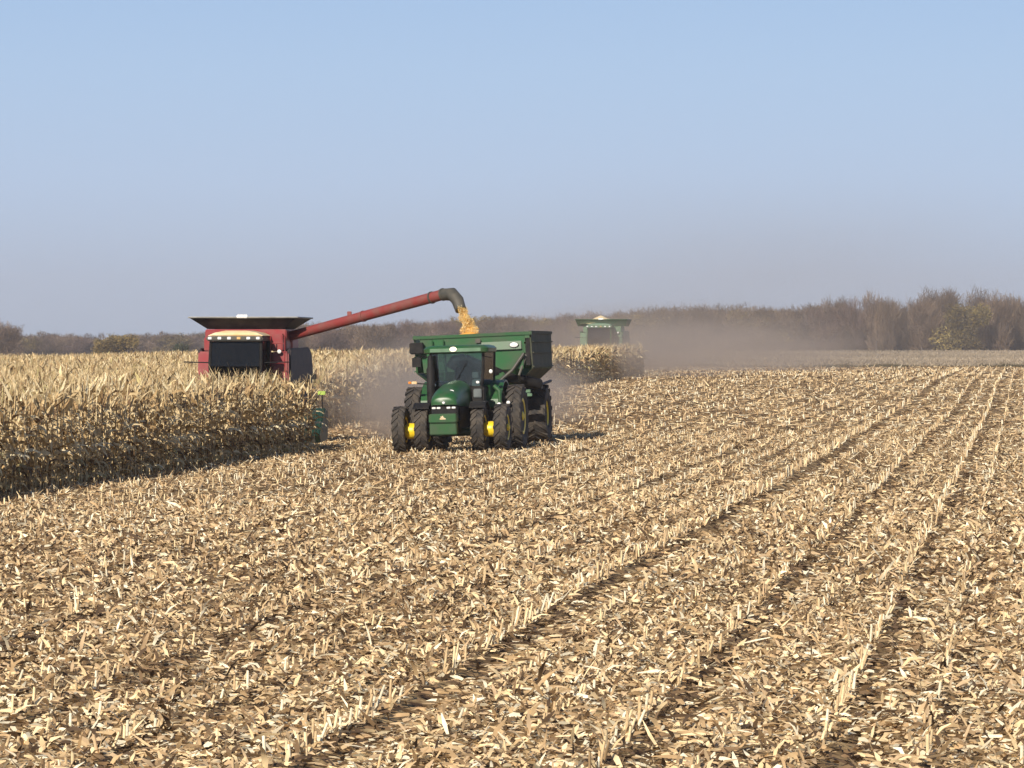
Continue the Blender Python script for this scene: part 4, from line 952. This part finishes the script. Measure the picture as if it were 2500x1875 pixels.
# ------------------------------------------------------------------ air and dust
def vol_mat(name, col, dens, het=None, aniso=0.3):
    m = bpy.data.materials.new(name); m.use_nodes = True; t = m.node_tree; t.nodes.clear()
    o = t.nodes.new('ShaderNodeOutputMaterial'); p = t.nodes.new('ShaderNodeVolumePrincipled')
    p.inputs['Color'].default_value = (*col, 1); p.inputs['Density'].default_value = dens; p.inputs['Anisotropy'].default_value = aniso
    t.links.new(p.outputs[0], o.inputs['Volume'])
    if het:
        tcn = t.nodes.new('ShaderNodeTexCoord')
        ln = t.nodes.new('ShaderNodeVectorMath'); ln.operation = 'LENGTH'; t.links.new(tcn.outputs['Object'], ln.inputs[0])
        fall = t.nodes.new('ShaderNodeMapRange'); fall.interpolation_type = 'SMOOTHERSTEP'; fall.inputs[1].default_value = 1.0; fall.inputs[2].default_value = 0.1
        fall.inputs[3].default_value = 0; fall.inputs[4].default_value = 1
        t.links.new(ln.outputs['Value'], fall.inputs[0])
        n = t.nodes.new('ShaderNodeTexNoise'); n.inputs['Scale'].default_value = het; n.inputs['Detail'].default_value = 2
        t.links.new(tcn.outputs['Object'], n.inputs['Vector'])
        nr = t.nodes.new('ShaderNodeMapRange'); nr.inputs[1].default_value = .35; nr.inputs[2].default_value = .65; nr.inputs[3].default_value = .25; nr.inputs[4].default_value = 1.3
        t.links.new(n.outputs['Fac'], nr.inputs[0])
        a = t.nodes.new('ShaderNodeMath'); a.operation = 'MULTIPLY'; t.links.new(fall.outputs[0], a.inputs[0]); t.links.new(nr.outputs[0], a.inputs[1])
        b_ = t.nodes.new('ShaderNodeMath'); b_.operation = 'MULTIPLY'; b_.inputs[1].default_value = dens; t.links.new(a.outputs[0], b_.inputs[0])
        t.links.new(b_.outputs[0], p.inputs['Density'])
    return m
def cloud(label, loc, scale, rz, m):
    bm = bmesh.new(); bmesh.ops.create_icosphere(bm, subdivisions=3, radius=1.0); me = bpy.data.meshes.new('dust_cloud'); bm.to_mesh(me); bm.free()
    o = link('dust_cloud', me, m); o.location = loc; o.scale = scale; o.rotation_euler = (0, 0, rz); tag(o, label, 'dust', kind='stuff'); return o
DC = (0.82, 0.71, 0.60)
cloud('brown dust drifting between the red combine and the tractor', (-2.0, 141, 1.2), (6.5, 17, 3.0), YAW, vol_mat('dust_near', DC, 0.30, 2.4))
cloud('low dust kicked up beside the green corn head', (-3.3, 127, .8), (2.4, 9, 2.3), YAW, vol_mat('dust_low', DC, 0.30, 2.0))
cloud('wide low dust plume blowing right from the distant combine', (15, 300, 2.6), (19, 46, 5.2), YAW-.15, vol_mat('dust_far', DC, 0.045, 2.6))
cloud('thin high dust haze drifting above the treeline right of the distant combine', (26, 420, 8), (60, 110, 22), YAW-.15, vol_mat('dust_high', DC, 0.0022, 1.6))
cloud('thin dust veil in front of the distant combine', (7.5, 243, 2.2), (12, 16, 4.5), YAW, vol_mat('dust_veil', DC, 0.085, 2.0))
mb = MB(); mb.box(-420, 560, -12, 1460, -1.6, 32); hz = mb.build('haze', vol_mat('haze_air', (0.90, 0.87, 0.88), 0.00024)); tag(hz, 'pale autumn haze over the fields', 'haze', kind='stuff')
hz.display_type = 'WIRE'
